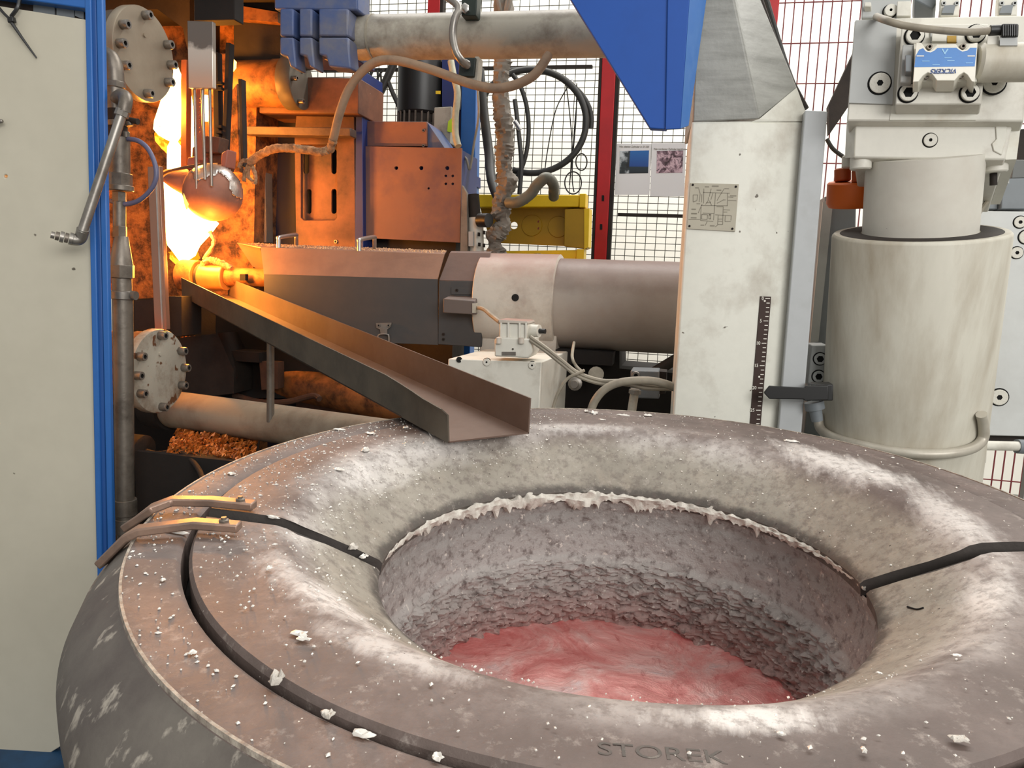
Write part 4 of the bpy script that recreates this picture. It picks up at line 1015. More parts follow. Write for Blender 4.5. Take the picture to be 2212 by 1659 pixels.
tag(MB().tube([q(1032, 195, 3.2), q(1034, 250, 3.2), q(1024, 310, 3.2), q(1015, 365, 3.2), q(1008, 345, 3.2), q(1002, 338, 3.2)], .005, 8, 8).build('grey_cable', HOSEG), 'thin pale cable hanging along the blue post', 'cable')
# bundle of cables at left with glands
cb = T('cable_bundle', 'tangle of thin dark cables hanging behind the column', 'cables', q(810, 262, 4.15))
for k in range(11):
    x0 = 780+k*7; rnd = random.Random(k)
    MB().tube([q(x0, 150+rnd.uniform(-6, 6), 4.15), q(790+k*4+rnd.uniform(-14, 14), 185, 4.15), q(800+k*2.2+rnd.uniform(-8, 8), 205, 4.15), q(802+k*2, 235, 4.15), q(796+k*2.6, 262, 4.15)], .0055, 6, 6).build('cable', RUBBER, cb)
MB().cyl(q(811, 208, 4.15), q(808, 262, 4.15), .026, .03, 14).build('gland', DARKI, cb)
tag(MB().tube([q(850, 138, 4.15), q(838, 165, 4.15), q(824, 195, 4.15), q(812, 214, 4.15)], .022, 10, 6).build('black_hose', RUBBER), 'thick black hose dropping into the cable tangle', 'hose')
tag(MB().tube([q(836, 170, 4.15), q(848, 200, 4.15), q(862, 232, 4.15), q(870, 262, 4.15)], .013, 8, 6).build('black_hose', RUBBER), 'black hose running down left of the motor', 'hose')
# wrapped sleeve column
def sleeve_r(u): return .033*(1+.20*math.sin(u*52)*min(1, (u-.4)*3)+.10*math.sin(u*91+1)*u) if u > .4 else .033+.003*math.sin(u*17)
sl = T('wrapped_cable_sleeve', 'twisted grey cloth sleeve around cables, hanging down past the yellow bracket', 'cable sleeve', q(1072, 545, 3.1))
S = [(1088, -30, 3.1), (1088, 60, 3.1), (1086, 130, 3.1), (1082, 180, 3.1), (1084, 240, 3.1), (1092, 300, 3.1), (1088, 350, 3.1), (1094, 395, 3.1), (1080, 445, 3.1), (1088, 480, 3.1), (1070, 515, 3.1), (1072, 550, 3.1)]
MB().tube([q(*p) for p in S], .026, 18, 14, rf=sleeve_r, rough=.45).build('sleeve', CLOTH, sl)
for dx_, tw in ((-10, -14), (6, 12), (12, 20)):
    MB().tube([q(1088+dx_*.5, 30, 3.06), q(1088+dx_, 12, 3.05), q(1088+tw, -20, 3.06)], .009, 6, 5).build('sleeve_fray', CLOTH, sl)
tag(MB().tube([q(1036, 150, 3.35), q(1046, 250, 3.32), q(1056, 330, 3.28), (q(1062, 390, 3.2)), q(1078, 430, 3.14), q(1092, 425, 3.1)], .020, 12, 8).build('black_hose', RUBBER), 'thick black hose curving into the cloth sleeve', 'hose')
tag(MB().tube([q(1096, 438, 3.08), q(1120, 436, 3.06), q(1145, 420, 3.06), q(1160, 400, 3.06), q(1180, 384, 3.06), q(1195, 398, 3.1), q(1196, 425, 3.2)], .022, 12, 8, rough=.08).build('corrugated_hose', mat('corrugated_grey', (104, 104, 92), (84, 84, 74), 20, rough=.5)), 'grey corrugated hose arching over the yellow bracket', 'hose')
# coiled hose hung on fence
def ring_hose(name, cx, cy, rx, ry, Y, r, a0, a1, m, label):
    P = [q(cx+rx*math.cos(D(a)), cy-ry*math.sin(D(a)), Y) for a in range(a0, a1+1, 12)]
    return tag(MB().tube(P, r, 10, 3).build(name, m), label, 'hose', 'black hoses coiled on the fence')
ring_hose('coiled_hose', 1148, 262, 118, 112, 4.08, .017, -110, 190, RUBBER, 'widest loop of black hose coiled on the wire fence')
ring_hose('coiled_hose', 1128, 262, 150, 112, 4.12, .013, -8, 100, RUBBER, 'outer arc of black hose beside the red post')
ring_hose('coiled_hose', 1080, 278, 62, 130, 4.06, .012, -80, 70, RUBBER, 'narrow tall loop of black hose behind the cloth sleeve')
ring_hose('coiled_hose', 1060, 270, 40, 118, 4.1, .011, -95, 80, RUBBER, 'innermost slim loop of black hose behind the cloth sleeve')
MBh = MB().tube([q(1112, 215, 4.0), q(1118, 265, 4.0), q(1126, 350, 4.0), q(1122, 420, 4.0)], .012, 8, 6); tag(MBh.build('black_hose', RUBBER), 'black hose hanging straight down right of the cloth sleeve', 'hose')
hk = T('hose_hook', 'round silver hook knob with thin wires hanging from it on the fence', 'hook', q(1231, 190, 4.1))
MB().lathe(q(1231, 182, 4.16), (0, -1, 0), [(0, .024), (.02, .024), (.028, .016)], 20).build('knob', STEEL_B, hk)
for pts in ([(1226, 188), (1200, 240), (1182, 330), (1176, 380)], [(1224, 190), (1232, 260), (1236, 330), (1230, 400)], [(1248, 200), (1240, 290), (1236, 380), (1240, 415)], [(1246, 180), (1244, 260), (1236, 350)]):
    MB().tube([q(x, y, 4.1) for x, y in pts], .0032, 6, 8).build('wire', RUBBER, hk)
for (cx, cy, rx, ry) in ((1256, 350, 12, 18), (1238, 395, 18, 24)):
    MB().tube([q(cx+rx*math.cos(a), cy+ry*math.sin(a), 4.1) for a in [2*math.pi*k/14 for k in range(15)]], .0036, 6, 3).build('wire_loop', RUBBER, hk)
MB().cyl(q(1112, 262, 3.98), q(1124, 280, 3.98), .012).build('nozzle', STEEL_B, hk)
# yellow bracket
yb = T('yellow_bracket', 'yellow steel bracket frame with round embossing in front of the fence', 'bracket', Vector((q(1160, 560, 3.45).x, 3.45, 0)))
YY = 3.42
plate(MB(), [(1028, 420), (1252, 421), (1251, 447), (1032, 448)], YY-.06, .07).build('top_rail', YELL, yb, .004)
plate(MB(), [(1252, 418), (1266, 418), (1264, 448), (1251, 448)], YY-.07, .09).build('rail_end', YELL, yb, .003)
plate(MB(), [(1036, 446), (1275, 450), (1272, 534), (1060, 524)], YY, .012, [circ(1110, 487, 8, 16)]).build('back_plate', YELLD, yb, .002)
for (x, y) in ((1149, 487), (1206, 490)):
    MB().lathe(q(x, y, YY), (0, -1, 0), [(0, rp(q(x, y, YY), 23)), (.004, rp(q(x, y, YY), 22))], 28).build('embossed_disc', YELLD, yb)
plate(MB(), [(1220, 452), (1270, 450), (1268, 538), (1218, 532)], YY-.06, .06).build('side_block', YELLD, yb, .003)
plate(MB(), [(1262, 452), (1273, 450), (1271, 534), (1262, 538)], YY-.064, .1).build('side_lip', YELL, yb)
plate(MB(), [(1085, 542), (1246, 540), (1244, 572), (1080, 572)], YY-.05, .07).build('bottom_rail', YELL, yb, .003)
plate(MB(), [(1246, 538), (1262, 538), (1260, 572), (1244, 572)], YY-.06, .08).build('rail_end', YELL, yb)
stand(MB(), [(1090, 600), (1090, 560), (1240, 560), (1240, 600)], YY+.0, .05).build('leg_plate', YELLD, yb)
for (x, y) in ((1164, 479), (1164, 494)): MB().cyl(q(x, y, YY), q(x, y, YY-.004), .006, n=10).build('rivet', mat('rust_red', (120, 30, 20), None), yb)
# white actuator
aw = T('pneumatic_actuator', 'small white pneumatic actuator with black cap left of the cloth sleeve', 'actuator', q(1030, 548, 3.1))
MB().cyl(q(1028, 470, 3.1), q(1030, 556, 3.1), rp(q(1028, 500, 3.1), 16), n=20).build('body', G_BLOCK, aw)
MB().cyl(q(1022, 420, 3.1), q(1026, 470, 3.1), rp(q(1028, 440, 3.1), 13), n=18).build('dark_collar', DARKI, aw)
MB().cyl(q(1036, 476, 3.05), q(1056, 476, 3.03), .028, n=20).build('knob', BLACKP, aw)
plate(MB(), [(998, 400), (1008, 418), (1010, 550), (994, 550)], 3.06, .03).build('guard_strip', CLOTH, aw)
plate(MB(), [(1012, 500), (1022, 500), (1022, 532), (1012, 532)], 3.04, .02).build('sensor', G_MID, aw)
for (x, y) in ((1033, 506), (1044, 502), (1034, 528), (1044, 530)): plate(MB(), quad(x-1.5, y-4, x+1.5, y+4), 3.035, .02).build('port', BLACKD, aw)

#@@SHOT
# ================================================================ SHOT UNIT (cover, ring, cylinder)
SY = 2.60
# nozzle in the fire
nz_ = T('shot_nozzle', 'orange-lit nozzle tube with round flange running from the flame to the cover', 'nozzle', q(480, 625, SY+.12))
NY = SY+.12
def nzc(x0, y0, x1, y1, r, name, m, bev=.003): MB().cyl(q(x0, y0, NY), q(x1, y1, NY), rp(q(x0, y0, NY), r), n=28, bev=bev).build(name, m, nz_)
nzc(394, 595, 430, 597, 34, 'flange', BARREL); nzc(432, 597, 440, 598, 28, 'neck', DARKI)
nzc(438, 598, 490, 600, 28, 'hot_sleeve', mat('hot_steel', (190, 140, 80), (150, 104, 60), 8, rough=.35, metal=.5))
nzc(492, 598, 600, 602, 20, 'barrel', BARREL); plate(MB(), quad(518, 592, 530, 606), NY-.07, .02).build('slot_hole', BLACKD, nz_)
crustb = MB().tube([q(435, 575, NY-.02), q(450, 562, NY-.02), q(466, 566, NY-.02), q(480, 570, NY-.02), q(500, 580, NY-.02)], .012, 8, 8, rough=.9); crustb.build('crust', MATS['crust_tan'], nz_)
MB().tube([q(440, 560, NY), q(458, 535, NY), q(462, 520, NY), q(454, 500, NY)], .008, 8, 6, rough=.8).build('crust', MATS['crust_tan'], nz_)
# cover
cv = T('shot_cover', 'long charcoal sheet-metal cover with sloping top and two handles', 'cover', q(760, 745, SY))
def P3(x, y, dY=0.0): return q(x, y, SY+dY)
slab(P3(570, 592), P3(945, 603), P3(945, 745), P3(828, 728), Vector((0, .004, 0)))
fr = MB().prism([[P3(570, 592), P3(945, 603), P3(946, 745), P3(700, 735), P3(572, 725)]], (0, .005, 0)).build('front_sheet', COVER, cv)
def sheet(pts, name, m, n): MB().prism([pts], n).build(name, m, cv)
COVT = mat('cover_dusty', (132, 100, 82), (104, 76, 64), 4, .42, .75, .65, bump=.12, bscale=50)
sheet([P3(570, 592), P3(945, 603), P3(960, 549, .06), P3(563, 534, .06)], 'sloped_sheet', COVT, (0, .003, -.003))
sheet([P3(563, 534, .06), P3(960, 549, .06), P3(965, 541, .3), P3(512, 524, .3)], 'top_sheet', COVT, (0, 0, -.004))
sheet([P3(512, 524, .3), P3(560, 528, .3), P3(575, 592, .34), P3(545, 575, .34)], 'rear_sheet', COVT, (0, .004, 0))
for (xa, xb, ya, yb_) in ((602, 640, 540, 507), (776, 809, 544, 512)):
    a = P3(xa, ya, .07); b = P3(xa, yb_+6, .08); c = P3(xb, yb_, .2); d = P3(xb, ya-6, .22)
    h_ = T('grab_handle', 'bright bent-rod handle on the cover, nearer the flame' if xa < 700 else 'bright bent-rod handle on the cover, nearer the ring', 'handle', a, 'handles on the cover') if False else None
    MB().tube([a, a.lerp(b, .8), b.lerp(c, .06), b.lerp(c, .94), c.lerp(d, .2), d], .008, 10, 5).build('handle', STEEL_B, cv)
rnd = random.Random(12); gr = MB()
for _ in range(700):
    u, v = rnd.random(), rnd.uniform(.02, .8); a = P3(563, 534, .06).lerp(P3(960, 549, .06), u); b = P3(512, 524, .3).lerp(P3(965, 541, .3), u); c = a.lerp(b, v)+Vector((0, 0, .002)); s = rnd.uniform(.001, .004)
    gr.add([c+Vector((s, 0, 0)), c+Vector((0, s, 0)), c-Vector((s, 0, 0)), c-Vector((0, s, 0)), c+Vector((0, 0, s*1.3))], [(0, 1, 4), (1, 2, 4), (2, 3, 4), (3, 0, 4)])
tag(gr.build('grit', SHAV), 'gritty spatter lying along the top of the charcoal cover', 'grit', kind='stuff')
lt = MB(); plate(lt, [(812, 698), (846, 697), (844, 706), (836, 712), (836, 722), (822, 722), (821, 712), (813, 708)], SY-.008, .006); lt = lt.build('latch', STEEL, cv)
for x in (819, 840): bolt(lt, q(x, 703, SY-.008), YN, .006, .005, STEEL)
MB().tube([q(817, 738, SY-.01), q(817, 726, SY-.012), q(822, 722, SY-.012), q(836, 722, SY-.012), q(840, 727, SY-.012), q(840, 742, SY-.01)], .003, 8, 4).build('latch_wire', STEEL_B, lt)
# second cover piece
c2 = T('shot_cover_end', 'short charcoal cover section between the long cover and the pale ring', 'cover', q(1000, 745, SY))
MB().prism([[P3(948, 606), P3(1048, 608), P3(1038, 750), P3(946, 744)]], (0, .3, 0)).build('front_block', COVER, c2, .002)
MB().hexa([P3(948, 606), P3(1048, 608), P3(1048, 608, .3), P3(948, 606, .3)], [P3(972, 545, .07), P3(1060, 546, .07), P3(1062, 543, .26), P3(975, 542, .26)]).build('sloped_top', mat('cover_dusty2', (104, 84, 76), (84, 68, 62), 4, .42, .75, .65, bump=.1), c2, .002)
bs = plate(MB(), quad(975, 620, 1032, 636), SY-.006, .006).build('bracket_strip', COVER, c2)
for x in (987, 1026): bolt(bs, q(x, 627, SY-.006), YN, .005, .004, DARKI)
for y in (722, 733): bolt(c2, q(958, y, SY), YN, .005, .004, DARKI)
MB().hexa([q(957, 676, SY-.075), q(1030, 680, SY-.075), q(1034, 674, SY), q(962, 670, SY)], [q(957, 645, SY-.075), q(1026, 650, SY-.075), q(1034, 640, SY), q(972, 638, SY)]).build('switch_box', mat('switch_paint', (96, 84, 78), (80, 70, 66), 6, .45, .75, .55), c2, .003)
plate(MB(), quad(1020, 655, 1028, 676), SY-.08, .03).build('switch_plate', TUBE, c2)
# ring and cylinder
sh = T('shot_cylinder', 'big pale grey horizontal cylinder with stepped ring, running behind the white pillar', 'cylinder', q(1250, 760, SY+.14))
AY = SY+.135
A = q(1046, 650, AY); B = q(1210, 655, AY); Cc = q(1680, 675, AY)
r1 = rp(A, 102); MB().lathe(A, B-A, [(0, r1-.003), (.003, r1), ((B-A).length-.003, r1), ((B-A).length, r1-.004)], 56).build('ring', RINGM, sh)
plate(MB(), [(1040, 650), (1206, 655), (1200, 768), (1036, 760)], SY+.02, .22).build('ring_foot', RINGM, sh, .003)
r2 = rp(B, 96); MB().lathe(B-(B-A).normalized()*.02, Cc-B, [(0, r2), ((Cc-B).length, r2)], 56).build('barrel', SHOT, sh)
pl = q(1113, 643, AY-r1); MB().cyl(pl+Vector((0, -.001, 0)), pl+Vector((0, .03, 0)), .0125, n=16).build('port_hole', BLACKD, sh)
MB().cyl(q(1160, 552, AY), q(1160, 548, AY), .014).build('screw', STEEL, sh)
# base block under ring
BBY = 2.2
bb = T('base_block', 'pale grey machined block with plugs under the ring, behind the chute end', 'block', Vector((q(1080, 900, BBY).x, BBY, 0)))
L = [q(968, 775, BBY), q(1170, 782, BBY)]; Lb = [Vector((L[0].x+.02, BBY+.38, L[0].z)), Vector((L[1].x+.02, BBY+.38, L[1].z))]
zf = [Vector((L[0].x, L[0].y, .0)), Vector((L[1].x, L[1].y, .0)), Vector((Lb[1].x, Lb[1].y, 0)), Vector((Lb[0].x, Lb[0].y, 0))]
MB().hexa(zf, [L[0], L[1], Lb[1], Lb[0]]).build('body', G_BLOCK, bb, .003)
for (x, y) in ((1052, 782), (1150, 789), (1098, 846)): bolt(bb, q(x, y, BBY+.002), YN, rp(q(x, y, BBY), 8), .006, G_BLOCK, 'plug', .3, True)
MB().cyl(q(992, 777, BBY+.01), q(992, 777, BBY-.001), .009, n=16).build('drilled_hole', BLACKD, bb)
# valve on block
vv = T('solenoid_valve', 'small cream valve with side knob on the pale block', 'valve', q(1108, 776, BBY+.0))
VY = BBY+.0
plate(MB(), [(1068, 735), (1072, 728), (1148, 732), (1150, 760), (1142, 774), (1068, 770)], VY-.02, .12).build('lower_body', G_BLOCK, vv, .004)
plate(MB(), [(1078, 698), (1142, 700), (1138, 734), (1078, 732)], VY-.01, .1).build('upper_body', G_BLOCK, vv, .005)
for x in (1082, 1098, 1122, 1136): plate(MB(), quad(x-2, 697, x+2, 734), VY-.016, .02).build('fin', G_BLOCK, vv, .001)
plate(MB(), [(1076, 690), (1140, 694), (1142, 700), (1078, 698)], VY-.015, .1).build('cap_plate', RINGM, vv, .002)
MB().cyl(q(1140, 714, VY+.02), q(1165, 715, VY+.01), .0185).build('coil', G_BLOCK, vv); MB().cyl(q(1165, 715, VY+.01), q(1178, 716, VY+.005), .0075, n=8).build('knob', BLACKP, vv)
for x in (1077, 1126): MB().cyl(q(x, 742, VY-.025), q(x, 730, VY-.025), .0085, n=14).build('screw', RINGM, vv)
plate(MB(), quad(1084, 760, 1114, 768), VY-.022, .004).build('nameplate', STEEL, vv); bolt(vv, q(1108, 754, VY-.02), YN, .003, .002)
# cables and dark frame under cylinder
tag(MB().tube([q(1028, 664, SY-.06), q(1045, 668, SY-.12), q(1062, 682, SY-.25), q(1080, 696, 2.26)], .0072, 8, 6).build('sensor_cable', HOSEG), 'short cable from the switch box to the small cream valve', 'cable')
for k, (lab, off) in enumerate((('upper cable of the pair sagging from the valve to the pillar', 0), ('lower cable of the pair sagging from the valve to the pillar', 7))):
    tag(MB().tube([q(1146, 728+off, 2.18), q(1180, 752+off, 2.16), q(1215, 780+off, 2.15), q(1250, 806+off, 2.15), q(1300, 822+off, 2.15), q(1350, 823+off, 2.15), q(1400, 832+off, 2.15), q(1470, 838+off*.4, 2.15)], .006, 8, 7).build('machine_cable', HOSEG), lab, 'cable')
tag(MB().tube([q(1272, 905, 2.1), q(1284, 868, 2.1), q(1308, 840, 2.1), (q(1345, 825, 2.1)), q(1400, 822, 2.1), q(1440, 830, 2.1), q(1475, 845, 2.1)], .0115, 10, 8).build('thick_cable', HOSEG), 'thick pale cable arching up from behind the furnace rim', 'cable')
tag(MB().tube([q(1192, 890, 2.14), q(1205, 850, 2.14), q(1226, 818, 2.14), q(1250, 806, 2.14), q(1262, 800, 2.15)], .0046, 8, 8).build('thin_cable', HOSEG), 'thin cable curving down beside the pale block', 'cable')
tag(MB().tube([q(1240, 740, 2.45), q(1236, 770, 2.2), q(1244, 790, 2.18), q(1258, 804, 2.16)], .0046, 8, 8).build('thin_cable', HOSEG), 'thin cable dropping from under the big cylinder', 'cable')
uf = T('under_frame', 'dark frame and fittings beneath the big horizontal cylinder', 'machine frame', Vector((q(1300, 900, 2.7).x, 2.72, 0)))
stand(MB(), [(1190, 900), (1190, 740), (1338, 748), (1338, 796), (1456, 806), (1500, 815), (1500, 900)], 2.72, .3).build('frame_plate', SOOT, uf)
plate(MB(), [(1200, 755), (1325, 762), (1322, 790), (1205, 785)], 2.62, .09).build('cross_bar', SOOT, uf)
MB().cyl(q(1395, 815, 2.6), q(1470, 770, 2.6), .018).build('strut', DARKI, uf)
plate(MB(), [(1362, 800), (1424, 802), (1424, 862), (1362, 860)], 2.35, .1).build('junction_box', G_DARK, uf, .004)
plate(MB(), [(1420, 802), (1440, 804), (1438, 850), (1420, 852)], 2.37, .08).build('box_end', DARKI, uf)
bolt(uf, q(1374, 810, 2.35), YN, .012, .012, STEEL); MB().cyl(q(1372, 840, 2.28), q(1362, 905, 2.28), .013).build('gland_pipe', TUBE, uf)
MB().lathe(q(1372, 842, 2.28), q(1371, 850, 2.28)-q(1372, 842, 2.28), [(0, .018), (.012, .018)], 8, smooth=False).build('gland_nut', STEEL, uf)
MB().lathe(q(1243, 828, 2.4), (0, -1, 0), [(0, .022), (.012, .022), (.014, .014), (.03, .012)], 14).build('pipe_plug', STEEL, uf)
MB().lathe(q(1288, 808, 2.55), (0, -1, 0), [(0, .026), (.01, .026)], 14).build('pipe_plug', TUBE, uf)
plate(MB(), [(1338, 762), (1352, 762), (1352, 796), (1338, 796)], 3.0, .02).build('bright_edge', STEEL_B, uf)

#@@RIGHT
# ================================================================ BLUE GUARD, PILLAR
GY = 1.92
bg = T('blue_guard', 'blue folded sheet-metal guard hanging from the top, left of the white pillar', 'guard', q(1440, 280, GY))
MB().prism([[q(1228, -8, GY), q(1100, -240, GY), q(1450, -240, GY), q(1440, 279, GY), q(1404, 277, GY)]], (0, .03, 0)).build('left_panel', BLUEG, bg, .002)
MB().hexa([q(1437, 280, GY-.006), q(1470, 278, GY-.006), q(1473, 279, GY+.072), q(1437, 281, GY+.072)], [q(1446, -240, GY-.006), q(1506, -240, GY-.006), q(1510, -240, GY+.072), q(1446, -240, GY+.072)]).build('right_panel', BLUEG, bg, .002)
MB().hexa([q(1470, 278, GY-.006), q(1487, 272, GY+.07), q(1488, 272, GY+.072), q(1474, 278, GY+.072)], [q(1506, -240, GY-.006), q(1558, -240, GY+.07), q(1560, -240, GY+.072), q(1509, -240, GY+.072)]).build('folded_edge', mat('blue_guard_worn', (62, 112, 180), (90, 130, 184), 5, .45, .75, .4), bg, .002)
for (x, y) in ((1477, 60), (1474, 180)): plate(MB(), quad(x-2, y-5, x+2, y+5), GY-.001, .004).build('pip', P_STRIP, bg)
PLY = 2.02
pil = T('white_pillar', 'tall white machine pillar with smudged grey sloping top', 'pillar', Vector((q(1560, 900, PLY).x, PLY, 0)))
# plan: front face, chamfer facet turned right
def row(y, xa, xb, xc, d1=.0, d2=.08, back=.34, xl=None):
    A = q(xa, y, PLY+d1); B_ = q(xb, y, PLY+d1); C_ = q(xc, y, PLY+d2+d1)
    Bk = Vector((C_.x, C_.y+back, C_.z)); Al = Vector((A.x-(.010 if xl is None else xl), A.y+back, A.z)); return [A, B_, C_, Bk, Al]
bot = row(930, 1451, 1572, 1690); bot0 = [Vector((p.x, p.y, 0)) for p in bot]
mid = row(262, 1494, 1622, 1738)
MB().rings([bot0, bot, row(600, 1472, 1598, 1714), mid], smooth=False).build('column', P_WHITE, pil, .006)
midt = row(262, 1494, 1622, 1737); A, B_, C_, Bk, Al = midt
top = [q(1517, -220, PLY-.03), q(1540, -220, PLY-.03), q(1552, -220, PLY+.078)]; top += [top[2]+Vector((0, .30, 0)), top[0]+Vector((-.02, .30, 0))]
m2 = [q(1496, 264, PLY), q(1640, 258, PLY), q(1722, 190, PLY+.078)]; m2 += [m2[2]+Vector((0, .32, 0)), m2[0]+Vector((-.02, .32, 0))]
MB().prism([[q(1622, 263, PLY+.002), q(1738, 262, PLY+.08), q(1739, 238, PLY+.08), q(1721, 189, PLY+.075), q(1640, 257, PLY+.004)]], (0, .25, 0)).build('shoulder', P_WHITE, pil)
MB().rings([m2, top], smooth=False).build('sloped_head', P_GREYD, pil, .004)
MB().hexa([Vector((q(1690, 930, PLY+.03).x, PLY+.04, 0)), Vector((q(1746, 930, PLY+.03).x, PLY+.04, 0)), Vector((q(1746, 930, PLY+.03).x, PLY+.3, 0)), Vector((q(1690, 930, PLY+.03).x, PLY+.3, 0))],
          [q(1739, 238, PLY+.04), q(1788, 240, PLY+.04), q(1788, 240, PLY+.04)+Vector((0, .26, 0)), q(1739, 238, PLY+.04)+Vector((0, .26, 0))]).build('edge_strip', P_STRIP, pil, .003)
MB().tube([q(1572, -200, PLY+.12), q(1680, 110, PLY+.12), q(1740, 236, PLY+.10)], .009, 8, 6).build('edge_seal', DARKI, pil)
tag(MB().tube([q(1600, -200, 2.4), q(1692, 120, 2.4), q(1738, 235, 2.4)], .007, 8, 6).build('black_cable', RUBBER), 'black cable slanting down behind the pillar head', 'cable')
tag(MB().tube([q(1786, 300, 2.5), q(1800, 322, 2.5), q(1828, 343, 2.5)], .006, 8, 6).build('black_cable', RUBBER), 'short black cable between the pillar strip and the flange block', 'cable')
# name plate
nm = T('name_plate', 'engraved metal diagram plate riveted to the white pillar', 'plate', q(1540, 498, PLY-.004))
def qn(x, y, o=0.0): return q(x, y, PLY-.004-o)
def nplate(pts, o, th, name, m): MB().prism([[qn(x, y, o) for x, y in pts]], (0, th, 0)).build(name, m, nm)
nplate([(1492, 395), (1596, 398), (1588, 500), (1484, 494)], 0, .004, 'plate_sheet', PLATE)
def z2p(zx, zy): return 1480+zx*130/1797, 390+zy*120/1659
eng = MB()
def eline(x0, y0, x1, y1, wd=.0008):
    a = qn(*z2p(x0, y0), .0004); b = qn(*z2p(x1, y1), .0004); d = (b-a).normalized(); n = Vector((-d.z, 0, d.x))*wd
    eng.prism([[a-n, b-n, b+n, a+n]], (0, .001, 0))
for L_ in ((240, 430, 380, 430), (380, 430, 350, 600), (350, 600, 240, 640), (240, 640, 240, 430), (410, 240, 450, 400), (450, 400, 420, 640), (500, 410, 490, 650), (560, 240, 550, 680), (540, 350, 1330, 380), (780, 240, 720, 480), (830, 380, 770, 570),
           (910, 370, 850, 1180), (1170, 240, 1080, 380), (1080, 380, 950, 600), (950, 680, 1140, 580), (700, 500, 690, 600), (690, 600, 610, 710), (730, 600, 790, 740), (640, 660, 760, 660), (480, 740, 1260, 750), (510, 700, 390, 970), (1270, 380, 1260, 760), (1280, 590, 1530, 600), (1280, 490, 1440, 500),
           (480, 790, 460, 1190), (460, 1190, 840, 1220), (530, 970, 860, 980), (500, 1010, 670, 1020), (670, 1020, 660, 1160), (490, 1150, 660, 1160), (500, 1010, 490, 1150), (720, 1000, 710, 1150), (770, 1000, 760, 1150), (940, 780, 1140, 780), (1140, 780, 1120, 1310), (900, 1020, 1380, 1050), (990, 1040, 970, 1310), (970, 1310, 1120, 1310), (980, 1150, 1110, 1150), (980, 1210, 1110, 1220),
           (1200, 1050, 1190, 1220), (1190, 1220, 1360, 1220), (1380, 1050, 1370, 1190), (1150, 870, 1340, 880), (1150, 940, 1260, 940), (660, 1220, 600, 1340), (970, 1330, 900, 1380), (100, 1160, 440, 1160)):
    eline(*L_)
for (a, b, c_, wd) in ((300, 215, 410, .0025), (590, 185, 715, .0025), (800, 165, 1000, .003), (940, 285, 1080, .0025), (1180, 240, 1310, .002), (1340, 455, 1530, .0022), (190, 855, 320, .003), (180, 985, 350, .004), (170, 1110, 340, .003), (460, 1330, 570, .0025), (740, 1350, 880, .0028), (340, 690, 450, .002), (1130, 575, 1210, .0016), (715, 1020, 770, .003), (715, 1140, 760, .002)):
    eline(a, b, c_, b+3, wd*.45)
eng.build('engraving', INK, nm)
for (zx, zy) in ((230, 130), (1515, 185), (130, 1360), (1410, 1440)): bolt(nm, qn(*z2p(zx, zy)), YN, .0028, .0015, DARKI, 'rivet')
# scale ruler on the chamfer facet
FA = bot[1]; FB = bot[2]; fn = (FB-FA).cross(mid[1]-FA).normalized()
if fn.y > 0: fn = -fn
def qf(x, y, o=0.0):
    d = ray(x, y); b = FA+fn*o; t = (b-CAM).dot(fn)/d.dot(fn); return CAM+d*t
rl = T('scale_ruler', 'dark brown vertical scale with white numerals 0 to 25 on the white pillar', 'scale', qf(1634, 915, .001))
MB().prism([[qf(1643, 640, .003), qf(1666, 641, .003), qf(1643, 922, .003), qf(1620, 921, .003)]], -fn*.003).build('scale_strip', RULER, rl)
tk = MB(); 
for i in range(29):
    y = 645+i*9.65; xr = 1663.5-i*.81; ln = 10 if i % 5 == 0 else 7
    tk.prism([[qf(xr-ln, y-.8, .0036), qf(xr, y-.7, .0036), qf(xr, y+.9, .0036), qf(xr-ln, y+.8, .0036)]], -fn*.001)
tk.build('tick_marks', PRINTW, rl)
rr_ = (qf(1680, 700)-qf(1640, 700)).normalized(); uu = (qf(1660, 640)-qf(1637, 915)).normalized()
for k, s in enumerate(('0', '5', '10', '15', '20', '25')):
    i = k*5; y = 645+i*9.65; x = 1647.5-i*.83
    face_text(rl, s, qf(x-(1.5 if len(s) > 1 else 0), y, .0038), .0088, PRINTW, 'numeral', rr_, uu)
for (x, y) in ((1652, 650), (1640, 814)): MB().cyl(qf(x, y, .003), qf(x, y, .005), .0026, n=10).build('rivet', PRINTW, rl)
pt = T('scale_pointer', 'black flat pointer reaching from the cylinder to the scale', 'pointer', q(1715, 863, PLY))
PPY = PLY-.03
plate(MB(), [(1650, 849), (1662, 834), (1738, 838), (1740, 834), (1790, 833), (1790, 864), (1738, 866), (1736, 863), (1662, 862)], PPY, .012).build('pointer_blade', BLACKP, pt, .002)
plate(MB(), quad(1752, 830, 1800, 866), PPY+.01, .05).build('pointer_clamp', BLACKP, pt, .003)

#@@HYDRAULICS
# ================================================================ HYDRAULIC PRESS CYLINDER AT RIGHT
LEAN = .23; SKEW = .27   # the press unit leans a little towards the aisle
HT = q(1985, 501, 2.09); HB = q(1941, 985, 2.195); hax = (HB-HT).normalized()
hy = T('press_cylinder', 'large upright pale hydraulic cylinder at right with narrower neck', 'hydraulic cylinder', Vector((q(1930, 1000, 2.16).x, 2.16, 0)))
R1 = rp(HT, 174); Lf = HT.z/abs(hax.z)
MB().lathe(HT, hax, [(.0, R1*.60), (0, R1*.975), (.004, R1*.995), (.008, R1), (Lf*.5, R1*1.0), (Lf-.01, R1)], 72).build('main_barrel', CYLM, hy)
MB().lathe(HT-hax*.0012, hax, [(0, R1*.66), (0, R1*.90), (.003, R1*.92)], 60, cap0=False, cap1=False).build('wiper_seal', DARKI, hy)
NT_ = q(1997, 338, 2.055); R2n = rp(NT_, 116)
